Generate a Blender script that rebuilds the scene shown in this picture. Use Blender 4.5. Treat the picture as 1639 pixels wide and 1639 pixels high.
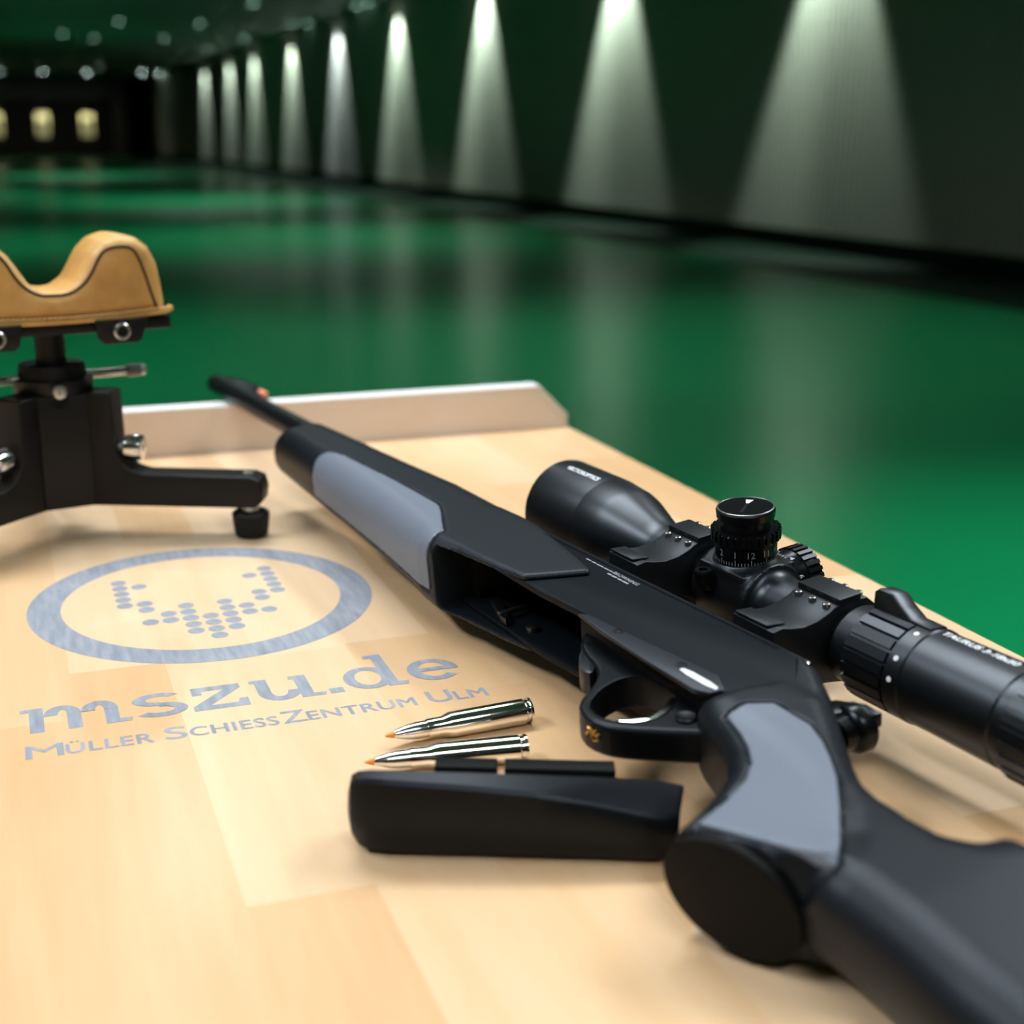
import bpy, bmesh, math, random
import numpy as np
from mathutils import Vector, Matrix

random.seed(7)
for o in list(bpy.data.objects):
    bpy.data.objects.remove(o)
scene = bpy.context.scene
COL = scene.collection
TH = 0.80                      # table top above the floor

# ---------------------------------------------------------------- camera
cam_d = bpy.data.cameras.new('camera')
cam = bpy.data.objects.new('camera', cam_d)
COL.objects.link(cam)
RIGHT = Vector((0.94717446, -0.32071879, 0.0))
UP = Vector((0.08847845, 0.26130222, 0.96119338))
FWD = Vector((0.30827278, 0.91041782, -0.27587549))
M = Matrix.Identity(4)
for i in range(3):
    M[i][0] = RIGHT[i]; M[i][1] = UP[i]; M[i][2] = -FWD[i]
M[0][3], M[1][3], M[2][3] = 0.0, 0.0, TH + 0.262
cam.matrix_world = M
cam_d.sensor_fit = 'HORIZONTAL'
cam_d.sensor_width = 36.0
cam_d.lens = 2117.74 / 1639.0 * 36.0
cam_d.shift_x = (819.5 - 724.44) / 1639.0
cam_d.clip_start = 0.02
cam_d.clip_end = 200
cam_d.dof.use_dof = True
cam_d.dof.focus_distance = 0.64
cam_d.dof.aperture_fstop = 6.3
scene.camera = cam

# ---------------------------------------------------------------- world, exposure
world = bpy.data.worlds.new('world')
scene.world = world
world.use_nodes = True
world.node_tree.nodes['Background'].inputs[0].default_value = (0.5, 0.6, 0.6, 1)
world.node_tree.nodes['Background'].inputs[1].default_value = 0.01
vs = scene.view_settings
vs.view_transform = 'Standard'
vs.look = 'None'
vs.gamma = 1.0
vs.use_curve_mapping = False
vs.exposure = 0.0


def lamp_obj(name, kind, loc, energy, color, parent=None, **kw):
    d = bpy.data.lights.new(name, kind)
    d.energy = energy
    d.color = color
    for k, v in kw.items():
        setattr(d, k, v)
    o = bpy.data.objects.new(name, d)
    COL.objects.link(o)
    if parent:
        o.parent = parent
    o.location = loc
    return o


# ---------------------------------------------------------------- materials
MATS = {}


def mat(name, color, rough=0.5, metal=0.0, spec=0.5, coat=0.0, emit=None, emit_s=0.0):
    m = bpy.data.materials.new(name)
    m.use_nodes = True
    b = m.node_tree.nodes['Principled BSDF']
    b.inputs['Base Color'].default_value = (*color, 1)
    b.inputs['Roughness'].default_value = rough
    b.inputs['Metallic'].default_value = metal
    b.inputs['Specular IOR Level'].default_value = spec
    b.inputs['Coat Weight'].default_value = coat
    if emit:
        b.inputs['Emission Color'].default_value = (*emit, 1)
        b.inputs['Emission Strength'].default_value = emit_s
    MATS[name] = m
    return m


def cool(*names):
    for n_ in names:
        MATS[n_].node_tree.nodes['Principled BSDF'].inputs['Specular Tint'].default_value = (0.78, 0.88, 1.0, 1)


def N(m, typ, **kw):
    n = m.node_tree.nodes.new(typ)
    for k, v in kw.items():
        if k in n.inputs.keys():
            n.inputs[k].default_value = v
        else:
            setattr(n, k, v)
    return n


def link(m, a, ao, b, bi):
    m.node_tree.links.new(a.outputs[ao], b.inputs[bi])


def ramp(m, stops):
    r = m.node_tree.nodes.new('ShaderNodeValToRGB')
    els = r.color_ramp.elements
    while len(els) < len(stops):
        els.new(0.5)
    for e, (p, c) in zip(els, stops):
        e.position = p
        e.color = (*c, 1) if len(c) == 3 else c
    return r


def bump_noise(m, scale, strength, dist=0.001, detail=4.0):
    b = m.node_tree.nodes['Principled BSDF']
    tc = N(m, 'ShaderNodeTexCoord')
    no = N(m, 'ShaderNodeTexNoise', Scale=scale, Detail=detail)
    bp = N(m, 'ShaderNodeBump', Strength=strength, Distance=dist)
    link(m, tc, 'Object', no, 'Vector')
    link(m, no, 'Fac', bp, 'Height')
    link(m, bp, 'Normal', b, 'Normal')


def wood(name, c0, c1, c2, rough=0.3):
    m = mat(name, c1, rough, spec=0.45, coat=0.25)
    b = m.node_tree.nodes['Principled BSDF']
    b.inputs['Coat Roughness'].default_value = 0.22
    tc = N(m, 'ShaderNodeTexCoord')
    oi = N(m, 'ShaderNodeObjectInfo')
    mp = N(m, 'ShaderNodeMapping')
    mp.inputs['Scale'].default_value = (60, 4, 60)
    off = N(m, 'ShaderNodeVectorMath', operation='SCALE')
    cx = N(m, 'ShaderNodeCombineXYZ')
    link(m, oi, 'Random', cx, 'X'); link(m, oi, 'Random', cx, 'Y'); link(m, oi, 'Random', cx, 'Z')
    link(m, cx, 'Vector', off, 0)
    off.inputs['Scale'].default_value = 40.0
    add = N(m, 'ShaderNodeVectorMath', operation='ADD')
    link(m, tc, 'Object', mp, 'Vector')
    link(m, mp, 'Vector', add, 0); link(m, off, 'Vector', add, 1)
    n1 = N(m, 'ShaderNodeTexNoise', Scale=1.6, Detail=6.0, Roughness=0.6)
    link(m, add, 'Vector', n1, 'Vector')
    mp2 = N(m, 'ShaderNodeMapping')
    mp2.inputs['Scale'].default_value = (9, 4, 9)
    link(m, tc, 'Object', mp2, 'Vector')
    n2 = N(m, 'ShaderNodeTexNoise', Scale=1.0, Detail=3.0)
    link(m, mp2, 'Vector', n2, 'Vector')
    # mix grain + cloud + board tone
    a = N(m, 'ShaderNodeMath', operation='MULTIPLY'); a.inputs[1].default_value = 0.35
    link(m, n1, 'Fac', a, 0)
    c = N(m, 'ShaderNodeMath', operation='MULTIPLY'); c.inputs[1].default_value = 0.35
    link(m, n2, 'Fac', c, 0)
    d = N(m, 'ShaderNodeMath', operation='MULTIPLY'); d.inputs[1].default_value = 0.40
    link(m, oi, 'Random', d, 0)
    s1 = N(m, 'ShaderNodeMath', operation='ADD'); s2 = N(m, 'ShaderNodeMath', operation='ADD')
    link(m, a, 0, s1, 0); link(m, c, 0, s1, 1); link(m, s1, 0, s2, 0); link(m, d, 0, s2, 1)
    rp = ramp(m, [(0.15, c0), (0.5, c1), (0.92, c2)])
    link(m, s2, 0, rp, 'Fac')
    # fine dark flecks
    mp3 = N(m, 'ShaderNodeMapping'); mp3.inputs['Scale'].default_value = (700, 90, 700)
    link(m, tc, 'Object', mp3, 'Vector')
    n3 = N(m, 'ShaderNodeTexNoise', Scale=1.0, Detail=2.0)
    link(m, mp3, 'Vector', n3, 'Vector')
    r3 = ramp(m, [(0.0, (0.72, 0.66, 0.58)), (0.36, (1, 1, 1)), (1.0, (1, 1, 1))])
    link(m, n3, 'Fac', r3, 'Fac')
    mx = N(m, 'ShaderNodeMixRGB', blend_type='MULTIPLY'); mx.inputs['Fac'].default_value = 0.5
    link(m, rp, 'Color', mx, 'Color1'); link(m, r3, 'Color', mx, 'Color2')
    link(m, mx, 'Color', b, 'Base Color')
    return m


wood('beech', (0.57, 0.325, 0.148), (0.70, 0.458, 0.252), (0.79, 0.61, 0.42), 0.30)
wood('pale_beech', (0.60, 0.47, 0.36), (0.70, 0.57, 0.46), (0.76, 0.65, 0.55), 0.45)
mat('white_edge', (0.80, 0.80, 0.80), 0.4)
mat('leg_steel', (0.05, 0.05, 0.05), 0.5)
mat('polymer', (0.0050, 0.0068, 0.0092), 0.46, spec=0.30)
bump_noise(MATS['polymer'], 900, 0.18, 0.0004)
mat('polymer_smooth', (0.0018, 0.0023, 0.0033), 0.40, spec=0.25)
mat('rubber_grey', (0.135, 0.155, 0.195), 0.46, spec=0.45)
bump_noise(MATS['rubber_grey'], 1500, 0.12, 0.0003)
mat('receiver_black', (0.0026, 0.0040, 0.0058), 0.52, metal=0.0, spec=0.11)
mat('gun_steel', (0.004, 0.004, 0.0045), 0.36, spec=0.4)
mat('deep_black', (0.002, 0.002, 0.002), 0.6, spec=0.15)
mat('scope_black', (0.0016, 0.0019, 0.0025), 0.37, spec=0.62)
mat('scope_gloss', (0.002, 0.002, 0.0025), 0.28, spec=0.32)
mat('ring_black', (0.004, 0.0045, 0.0055), 0.44, spec=0.36)
mat('stock_polymer', (0.0045, 0.0056, 0.0080), 0.42, spec=0.27)
mat('trim_polymer', (0.009, 0.011, 0.015), 0.46, spec=0.38)
mat('print_white', (0.74, 0.77, 0.82), 0.7, spec=0.2)
mat('print_grey', (0.24, 0.26, 0.29), 0.5)
mat('chrome', (0.80, 0.80, 0.80), 0.16, metal=1.0)
mat('steel', (0.55, 0.54, 0.52), 0.28, metal=1.0)
mat('dark_steel', (0.16, 0.16, 0.16), 0.35, metal=1.0)
mat('nickel', (0.82, 0.79, 0.74), 0.12, metal=1.0)
mat('bullet_nickel', (0.75, 0.74, 0.73), 0.16, metal=1.0)
mat('orange_tip', (0.85, 0.24, 0.02), 0.4)
mat('gold', (0.75, 0.45, 0.10), 0.3, metal=1.0)
mat('bead_orange', (0.95, 0.30, 0.22), 0.4)
mat('rest_black', (0.0080, 0.0070, 0.0065), 0.45, spec=0.25)
mat('rest_deep', (0.003, 0.003, 0.003), 0.45, spec=0.3)
mat('rubber_black', (0.004, 0.004, 0.004), 0.6, spec=0.3)
mat('seam_dark', (0.05, 0.025, 0.008), 0.8)
mat('thread', (0.62, 0.42, 0.20), 0.7)
m = mat('leather', (0.52, 0.29, 0.085), 0.45, spec=0.4)
b = m.node_tree.nodes['Principled BSDF']
tc = N(m, 'ShaderNodeTexCoord')
n1 = N(m, 'ShaderNodeTexNoise', Scale=28.0, Detail=5.0)
link(m, tc, 'Object', n1, 'Vector')
rp = ramp(m, [(0.25, (0.34, 0.17, 0.045)), (0.5, (0.56, 0.31, 0.09)), (0.8, (0.70, 0.46, 0.19))])
link(m, n1, 'Fac', rp, 'Fac'); link(m, rp, 'Color', b, 'Base Color')
n2 = N(m, 'ShaderNodeTexNoise', Scale=600.0, Detail=3.0)
link(m, tc, 'Object', n2, 'Vector')
bp = N(m, 'ShaderNodeBump', Strength=0.25, Distance=0.0006)
link(m, n2, 'Fac', bp, 'Height'); link(m, bp, 'Normal', b, 'Normal')

m = mat('logo_print', (0.28, 0.33, 0.42), 0.4)
b = m.node_tree.nodes['Principled BSDF']
tc = N(m, 'ShaderNodeTexCoord')
mp = N(m, 'ShaderNodeMapping'); mp.inputs['Scale'].default_value = (260, 40, 1)
link(m, tc, 'Object', mp, 'Vector')
n1 = N(m, 'ShaderNodeTexNoise', Scale=1.0, Detail=4.0)
link(m, mp, 'Vector', n1, 'Vector')
rp = ramp(m, [(0.25, (0.20, 0.225, 0.27)), (0.5, (0.27, 0.295, 0.345)), (0.8, (0.38, 0.39, 0.415))])
link(m, n1, 'Fac', rp, 'Fac'); link(m, rp, 'Color', b, 'Base Color')

m = mat('green_floor', (0.004, 0.16, 0.055), 0.30, spec=0.36)
b = m.node_tree.nodes['Principled BSDF']
tc = N(m, 'ShaderNodeTexCoord')
n1 = N(m, 'ShaderNodeTexNoise', Scale=0.6, Detail=3.0)
link(m, tc, 'Object', n1, 'Vector')
rp = ramp(m, [(0.3, (0.002, 0.165, 0.055)), (0.7, (0.003, 0.20, 0.07))])
link(m, n1, 'Fac', rp, 'Fac'); link(m, rp, 'Color', b, 'Base Color')
mat('ceiling_green', (0.15, 0.225, 0.17), 0.6)
mat('wall_panel', (0.40, 0.40, 0.335), 0.7)
mat('wall_dark', (0.03, 0.035, 0.03), 0.8)
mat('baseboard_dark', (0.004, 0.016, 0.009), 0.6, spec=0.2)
mat('trap_dark', (0.012, 0.012, 0.012), 0.8)
mat('target_paper', (0.75, 0.72, 0.45), 0.7)
mat('target_black', (0.03, 0.03, 0.03), 0.7)
mat('fixture', (0.04, 0.05, 0.045), 0.5)
mat('lens_warm', (1, 1, 1), 0.3, emit=(0.86, 0.95, 0.85), emit_s=30.0)
mat('lens_cool', (1, 1, 1), 0.3, emit=(0.80, 0.92, 1.0), emit_s=30.0)
mat('lens_dim', (1, 1, 1), 0.3, emit=(0.55, 0.95, 0.75), emit_s=6.0)
mat('lens_mid', (1, 1, 1), 0.3, emit=(0.75, 1.0, 0.88), emit_s=60.0)
mat('panel_light', (1, 1, 1), 0.3, emit=(0.95, 0.98, 1.0), emit_s=6.0)


cool('stock_polymer', 'trim_polymer', 'polymer', 'polymer_smooth', 'receiver_black', 'scope_black', 'scope_gloss', 'ring_black', 'rubber_grey', 'gun_steel')


# ---------------------------------------------------------------- mesh helpers
def obj(name, me, m=None, parent=None, kind=None, label=None):
    o = bpy.data.objects.new(name, me)
    COL.objects.link(o)
    if m and not me.materials:
        me.materials.append(MATS[m])
    if parent:
        o.parent = parent
    if kind:
        o['kind'] = kind
    if label:
        o['label'] = label
    return o


def thing(name, label, cat, group=None, loc=(0, 0, 0)):
    o = bpy.data.objects.new(name, None)
    o.empty_display_size = 0.02
    COL.objects.link(o)
    o.location = loc
    tag(o, label, cat, group)
    return o


def tag(o, label, cat, group=None):
    o['label'] = label
    o['category'] = cat
    if group:
        o['group'] = group
    return o


def finish(bm, name='m', smooth=35.0, recalc=True):
    bmesh.ops.remove_doubles(bm, verts=bm.verts, dist=1e-7)
    if recalc:
        bmesh.ops.recalc_face_normals(bm, faces=bm.faces)
    me = bpy.data.meshes.new(name)
    if smooth:
        for f in bm.faces:
            f.smooth = True
        lim = math.radians(smooth)
        for e in bm.edges:
            if len(e.link_faces) == 2 and e.calc_face_angle(0.0) > lim:
                e.smooth = False
    bm.to_mesh(me)
    bm.free()
    return me


def pydata(name, v, f, smooth=35.0):
    bm = bmesh.new()
    vs_ = [bm.verts.new(p) for p in v]
    for q in f:
        try:
            bm.faces.new([vs_[i] for i in q])
        except ValueError:
            pass
    return finish(bm, name, smooth)


def box_bm(bm, x0, x1, y0, y1, z0, z1, bev=0.0, seg=2):
    vs_ = [bm.verts.new((x, y, z)) for x in (x0, x1) for y in (y0, y1) for z in (z0, z1)]
    fs = []
    for q in ((0, 1, 3, 2), (4, 6, 7, 5), (0, 4, 5, 1), (2, 3, 7, 6), (0, 2, 6, 4), (1, 5, 7, 3)):
        fs.append(bm.faces.new([vs_[i] for i in q]))
    if bev > 0:
        es = list({e for f in fs for e in f.edges})
        bmesh.ops.bevel(bm, geom=es, offset=bev, segments=seg, profile=0.5, affect='EDGES')


def box(name, x0, x1, y0, y1, z0, z1, bev=0.0, seg=2):
    bm = bmesh.new()
    box_bm(bm, x0, x1, y0, y1, z0, z1, bev, seg)
    return finish(bm, name)


def prism_bm(bm, poly, z0, z1, f, bev=0.0, seg=2):
    """extrude 2-D polygon between z0 and z1; f maps (a,b,c)->xyz"""
    lo = [bm.verts.new(f(a, b, z0)) for a, b in poly]
    hi = [bm.verts.new(f(a, b, z1)) for a, b in poly]
    n = len(poly)
    fs = [bm.faces.new(lo[::-1]), bm.faces.new(hi)]
    for i in range(n):
        j = (i + 1) % n
        fs.append(bm.faces.new((lo[i], lo[j], hi[j], hi[i])))
    if bev > 0:
        bmesh.ops.recalc_face_normals(bm, faces=fs)
        es = list({e for q in fs[:2] for e in q.edges})
        bmesh.ops.bevel(bm, geom=es, offset=bev, segments=seg, profile=0.5, affect='EDGES')


def prism(name, poly, z0, z1, f, bev=0.0, seg=2, smooth=35):
    bm = bmesh.new()
    prism_bm(bm, poly, z0, z1, f, bev, seg)
    return finish(bm, name, smooth)


def lathe_bm(bm, prof, f, n=48, a0=0.0, a1=2 * math.pi):
    """prof: list (x, r); f maps (x, c, s) with c=r cos, s=r sin"""
    rings = []
    for x, r in prof:
        if r < 1e-6:
            rings.append([bm.verts.new(f(x, 0, 0))])
        else:
            rings.append([bm.verts.new(f(x, r * math.cos(2 * math.pi * k / n), r * math.sin(2 * math.pi * k / n))) for k in range(n)])
    for A, B in zip(rings[:-1], rings[1:]):
        for k in range(n):
            j = (k + 1) % n
            if len(A) == 1 and len(B) == 1:
                continue
            if len(A) == 1:
                bm.faces.new((A[0], B[k], B[j]))
            elif len(B) == 1:
                bm.faces.new((A[k], A[j], B[0]))
            else:
                bm.faces.new((A[k], A[j], B[j], B[k]))
    if len(rings[0]) > 1:
        bm.faces.new(rings[0][::-1])
    if len(rings[-1]) > 1:
        bm.faces.new(rings[-1])


def lathe(name, prof, f, n=48, smooth=32):
    bm = bmesh.new()
    lathe_bm(bm, prof, f, n)
    return finish(bm, name, smooth)


def tube_bm(bm, pts, r, n=8, closed=False):
    pts = [Vector(p) for p in pts]
    rings = []
    prev = None
    for i, p in enumerate(pts):
        a = pts[(i - 1) % len(pts)] if (closed or i > 0) else p
        c = pts[(i + 1) % len(pts)] if (closed or i < len(pts) - 1) else p
        t = (c - a).normalized()
        if prev is None:
            s = t.orthogonal().normalized()
        else:
            s = (prev - t * prev.dot(t)).normalized()
        prev = s
        q = t.cross(s)
        rings.append([bm.verts.new(p + (s * math.cos(2 * math.pi * k / n) + q * math.sin(2 * math.pi * k / n)) * r) for k in range(n)])
    rng = range(len(rings) if closed else len(rings) - 1)
    for i in rng:
        A, B = rings[i], rings[(i + 1) % len(rings)]
        for k in range(n):
            bm.faces.new((A[k], A[(k + 1) % n], B[(k + 1) % n], B[k]))
    if not closed:
        bm.faces.new(rings[0][::-1]); bm.faces.new(rings[-1])


def chaikin(poly, it=2, closed=True):
    for _ in range(it):
        out = []
        n = len(poly)
        for i in range(n if closed else n - 1):
            a, b_ = poly[i], poly[(i + 1) % n]
            out.append((a[0] * .75 + b_[0] * .25, a[1] * .75 + b_[1] * .25))
            out.append((a[0] * .25 + b_[0] * .75, a[1] * .25 + b_[1] * .75))
        if not closed:
            out = [poly[0]] + out + [poly[-1]]
        poly = out
    return poly


# signed distance helpers (numpy) and a surface-nets mesher
def sd_poly(X, Y, poly):
    shp = np.broadcast_shapes(X.shape, Y.shape)
    d = np.full(shp, 1e18)
    inside = np.zeros(shp, bool)
    n = len(poly)
    for i in range(n):
        ax, ay = poly[i]
        bx, by = poly[(i + 1) % n]
        ex, ey = bx - ax, by - ay
        wx, wy = X - ax, Y - ay
        t = np.clip((wx * ex + wy * ey) / max(ex * ex + ey * ey, 1e-12), 0, 1)
        d = np.minimum(d, (wx - ex * t) ** 2 + (wy - ey * t) ** 2)
        if ay != by:
            c = ((ay > Y) != (by > Y)) & (X < ex * (Y - ay) / (by - ay) + ax)
            inside ^= c
    d = np.sqrt(d)
    return np.where(inside, -d, d)


def round_ext(d2, W, H, r):
    qx = d2 + r
    qy = np.abs(W) - H + r
    return np.minimum(np.maximum(qx, qy), 0) + np.sqrt(np.maximum(qx, 0) ** 2 + np.maximum(qy, 0) ** 2) - r


def smin(a, b_, k):
    h = np.clip(0.5 + 0.5 * (b_ - a) / k, 0, 1)
    return b_ * (1 - h) + a * h - k * h * (1 - h)


def smax(a, b_, k):
    return -smin(-a, -b_, k)


def grid(lo, hi, step):
    ax = [np.arange(l, h + step, step) for l, h in zip(lo, hi)]
    return np.meshgrid(*ax, indexing='ij', sparse=True), ax


def surface_nets(name, F, ax, f, smooth=40):
    nx, ny, nz = F.shape
    S = F < 0
    corners = [(i, j, k) for i in (0, 1) for j in (0, 1) for k in (0, 1)]
    sl = lambda A, c: A[c[0]:nx - 1 + c[0], c[1]:ny - 1 + c[1], c[2]:nz - 1 + c[2]]
    cnt = sum(sl(S, c).astype(np.int8) for c in corners)
    act = (cnt > 0) & (cnt < 8)
    idx = np.argwhere(act)
    ids = np.full(act.shape, -1, int)
    ids[act] = np.arange(len(idx))
    acc = np.zeros((len(idx), 3))
    num = np.zeros(len(idx))
    for a in corners:
        for d in range(3):
            if a[d] == 0:
                b_ = list(a); b_[d] = 1
                fa = sl(F, a)[act]; fb = sl(F, b_)[act]
                x = (fa < 0) != (fb < 0)
                t = np.where(x, fa / np.where(x, fa - fb, 1), 0)
                p = np.tile(np.array(a, float), (len(idx), 1))
                p[:, d] += t
                acc += p * x[:, None]
                num += x
    P = idx + acc / num[:, None]
    P = np.stack([np.interp(P[:, i], np.arange(len(ax[i])), ax[i]) for i in range(3)], 1)
    faces = []
    for d in range(3):
        e, g = [(1, 2), (2, 0), (0, 1)][d]
        A = [slice(None)] * 3; B = [slice(None)] * 3
        A[d] = slice(0, -1); B[d] = slice(1, None)
        x = S[tuple(A)] != S[tuple(B)]
        q = np.argwhere(x)
        q = q[(q[:, e] > 0) & (q[:, g] > 0) & (q[:, e] < F.shape[e] - 1) & (q[:, g] < F.shape[g] - 1)]
        if not len(q):
            continue
        def at(de, dg):
            r_ = q.copy(); r_[:, e] -= de; r_[:, g] -= dg
            return ids[r_[:, 0], r_[:, 1], r_[:, 2]]
        quad = np.stack([at(1, 1), at(0, 1), at(0, 0), at(1, 0)], 1)
        flip = ~S[tuple(A)][q[:, 0], q[:, 1], q[:, 2]]
        quad[flip] = quad[flip][:, ::-1]
        faces.append(quad)
    faces = np.concatenate(faces)
    V = f(P[:, 0], P[:, 1], P[:, 2])
    me = bpy.data.meshes.new(name)
    me.from_pydata(V.tolist(), [], faces.tolist())
    bm = bmesh.new(); bm.from_mesh(me)
    bmesh.ops.recalc_face_normals(bm, faces=bm.faces)
    for fc in bm.faces:
        fc.smooth = True
    lim = math.radians(smooth)
    for e in bm.edges:
        if len(e.link_faces) == 2 and e.calc_face_angle(0.0) > lim:
            e.smooth = False
    bm.to_mesh(me); bm.free()
    return me


def text_verts(body, size, bold=0.0, spacing=1.0, small_caps=False, res=4):
    """flat text mesh (verts 2-D, faces) from the built-in font"""
    cu = bpy.data.curves.new('t', 'FONT')
    cu.body = body
    cu.size = size
    cu.offset = bold
    cu.space_character = spacing
    cu.resolution_u = res
    o = bpy.data.objects.new('t', cu)
    COL.objects.link(o)
    dg = bpy.context.evaluated_depsgraph_get()
    me = bpy.data.meshes.new_from_object(o.evaluated_get(dg))
    V = [tuple(v.co) for v in me.vertices]
    Fc = [tuple(p.vertices) for p in me.polygons]
    bpy.data.objects.remove(o)
    bpy.data.curves.remove(cu)
    bpy.data.meshes.remove(me)
    return V, Fc


def fit_text(V, x0, x1, y0, y1):
    xs = [v[0] for v in V]; ys = [v[1] for v in V]
    a, b_ = min(xs), max(xs)
    c, d = min(ys), max(ys)
    return [(x0 + (v[0] - a) / (b_ - a) * (x1 - x0), y0 + (v[1] - c) / (d - c) * (y1 - y0)) for v in V]


def text_aspect(V):
    xs = [v[0] for v in V]; ys = [v[1] for v in V]
    return (max(xs) - min(xs)) / (max(ys) - min(ys))


# ================================================================ THE HALL
W_X = 7.1
CEIL = 3.42
Y0, Y1 = -3.5, 64.0
XL = -7.5


def struct(name, me, m):
    o = obj(name, me, m)
    o['kind'] = 'structure'
    return o


struct('floor', box('floor', XL, W_X + 0.3, Y0, Y1, -0.2, 0.0), 'green_floor')
struct('ceiling', box('ceiling', XL, W_X + 0.3, Y0, Y1, CEIL, CEIL + 0.2), 'ceiling_green')
struct('wall_left', box('wall_left', XL - 0.2, XL, Y0, Y1, 0.0, CEIL), 'wall_panel')
struct('wall_back', box('wall_back', XL, W_X + 0.3, Y0 - 0.2, Y0, 0.0, CEIL), 'wall_panel')
struct('wall_far', box('wall_far', XL, W_X + 0.3, Y1, Y1 + 0.2, 0.0, CEIL), 'trap_dark')
wr = struct('wall_right', box('wall_right', W_X, W_X + 0.3, Y0, Y1, 0.176, CEIL), 'wall_panel')
struct('baseboard_right', box('baseboard_right', W_X + 0.015, W_X + 0.3, Y0, Y1, 0.0, 0.176), 'baseboard_dark')
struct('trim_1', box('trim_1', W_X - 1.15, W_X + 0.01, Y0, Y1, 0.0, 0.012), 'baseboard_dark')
# vertical acoustic slats, near ones singly, far ones joined
slat = box('slat', W_X - 0.022, W_X, -0.028, 0.028, 0.18, CEIL - 0.002, 0.004, 1)
slat.materials.append(MATS['wall_panel'])
for i in range(298):
    o = obj('slat', slat, None, wr)
    o.location = (0, 7.0 + i * 0.085, 0)
bm = bmesh.new()
for i in range(240):
    yy = 7.0 + 298 * 0.085 + i * 0.085
    box_bm(bm, W_X - 0.022, W_X, yy - 0.028, yy + 0.028, 0.18, CEIL - 0.002)
obj('slat_rows', finish(bm, 'slat_rows', 0), 'wall_panel', wr, 'stuff')

# far end: dark bullet trap with three lit targets
trap = thing('bullet_trap', 'dark bullet trap opening at the far end of the range', 'bullet trap', loc=(0, 60, 0))
obj('lintel', box('lintel', XL + .1, 5.2, -0.2, 0.2, 2.45, CEIL - .002), 'trap_dark', trap)
obj('side_post', box('side_post', 5.2, 5.6, -0.2, 3.9, 0.0, CEIL - .002), 'trap_dark', trap)
obj('back_plate', box('back_plate', XL + .1, 5.2, 3.5, 3.9, 0.0, CEIL - .002), 'trap_dark', trap)
names = ['leftmost', 'middle', 'rightmost']
tpx = [0.39, 2.20, 3.95]
for i, x in enumerate(tpx):
    t = thing('target', 'pale yellow paper target far downrange, %s of the three lit ones' % names[i], 'target',
              'lit paper targets at the far end', loc=(x, 58.5, 0))
    obj('post', box('post', -0.03, 0.03, 0.02, 0.06, 0.0, 1.75), 'trap_dark', t)
    obj('target_sheet', box('target_sheet', -0.23, 0.23, -0.01, 0.02, 0.90, 1.78), 'target_paper', t)
    bmm = bmesh.new()
    lathe_bm(bmm, [(-0.012, 0.17), (-0.016, 0.17)], lambda q, c, s: (c, q, 1.38 + s), 32)
    obj('bullseye', finish(bmm), 'target_black', t)
    hood = obj('lamp_hood', box('lamp_hood', -0.25, 0.25, -0.55, -0.40, 2.05, 2.15, 0.02), 'fixture', t)
    sp = lamp_obj('target_lamp', 'AREA', (0, -0.47, 2.04), 15.0, (1.0, 0.95, 0.66), t, shape='RECTANGLE', size=0.45, size_y=0.1)
    sp.rotation_euler = (math.radians(38), 0, 0)

# wall-washing downlights along the right wall
ordn = ['first', 'second', 'third', 'fourth', 'fifth', 'sixth', 'seventh', 'eighth', 'ninth', 'tenth']
wy = [10.55, 14.85, 19.4, 23.9, 28.3, 32.9, 37.8, 41.8, 46.8]
fix_body = None
for i, y in enumerate(wy):
    t = thing('wall_downlight', 'ceiling downlight above the %s light cone on the slatted wall, counted from the right' % ordn[i],
              'downlight', 'downlights washing the right wall', loc=(W_X - 0.30, y, CEIL))
    if fix_body is None:
        fix_body = lathe('housing', [(0.0, 0.075), (-0.05, 0.075), (-0.055, 0.06), (-0.03, 0.055)], lambda q, c, s: (c, s, q), 24)
        lens = lathe('lens', [(-0.032, 0.05), (-0.040, 0.05)], lambda q, c, s: (c, s, q), 24)
        lens_c = lens.copy()
    obj('housing', fix_body, 'fixture', t)
    cool = i == 4
    obj('lens', lens_c if cool else lens, 'lens_cool' if cool else 'lens_warm', t)
    e = [560, 640, 620, 600, 600, 600, 580, 560, 540][i] * 1.0
    sp = lamp_obj('downlight_beam', 'SPOT', (0, 0, -0.07), e, (0.78, 0.92, 1.0) if cool else (0.80, 1.0, 0.90), t,
                  spot_size=math.radians(58), spot_blend=0.45, shadow_soft_size=0.04)
    sp.rotation_euler = (0, math.radians(-11), 0)

# round lamps in the dark ceiling
dl = lathe('lens', [(-0.015, 0.05), (-0.022, 0.05)], lambda q, c, s: (c, s, q), 20)
dlm = dl.copy()
dlb = lathe('housing', [(0.0, 0.075), (-0.02, 0.075), (-0.02, 0.055), (-0.014, 0.05)], lambda q, c, s: (c, s, q), 20)


def round_lamp(x, y, z, bright, label, group):
    t = thing('ceiling_lamp', label, 'ceiling lamp', group, loc=(x, y, z))
    obj('housing', dlb, 'fixture', t)
    obj('lens', dlm if bright else dl, 'lens_mid' if bright else 'lens_dim', t)
    return t


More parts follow.
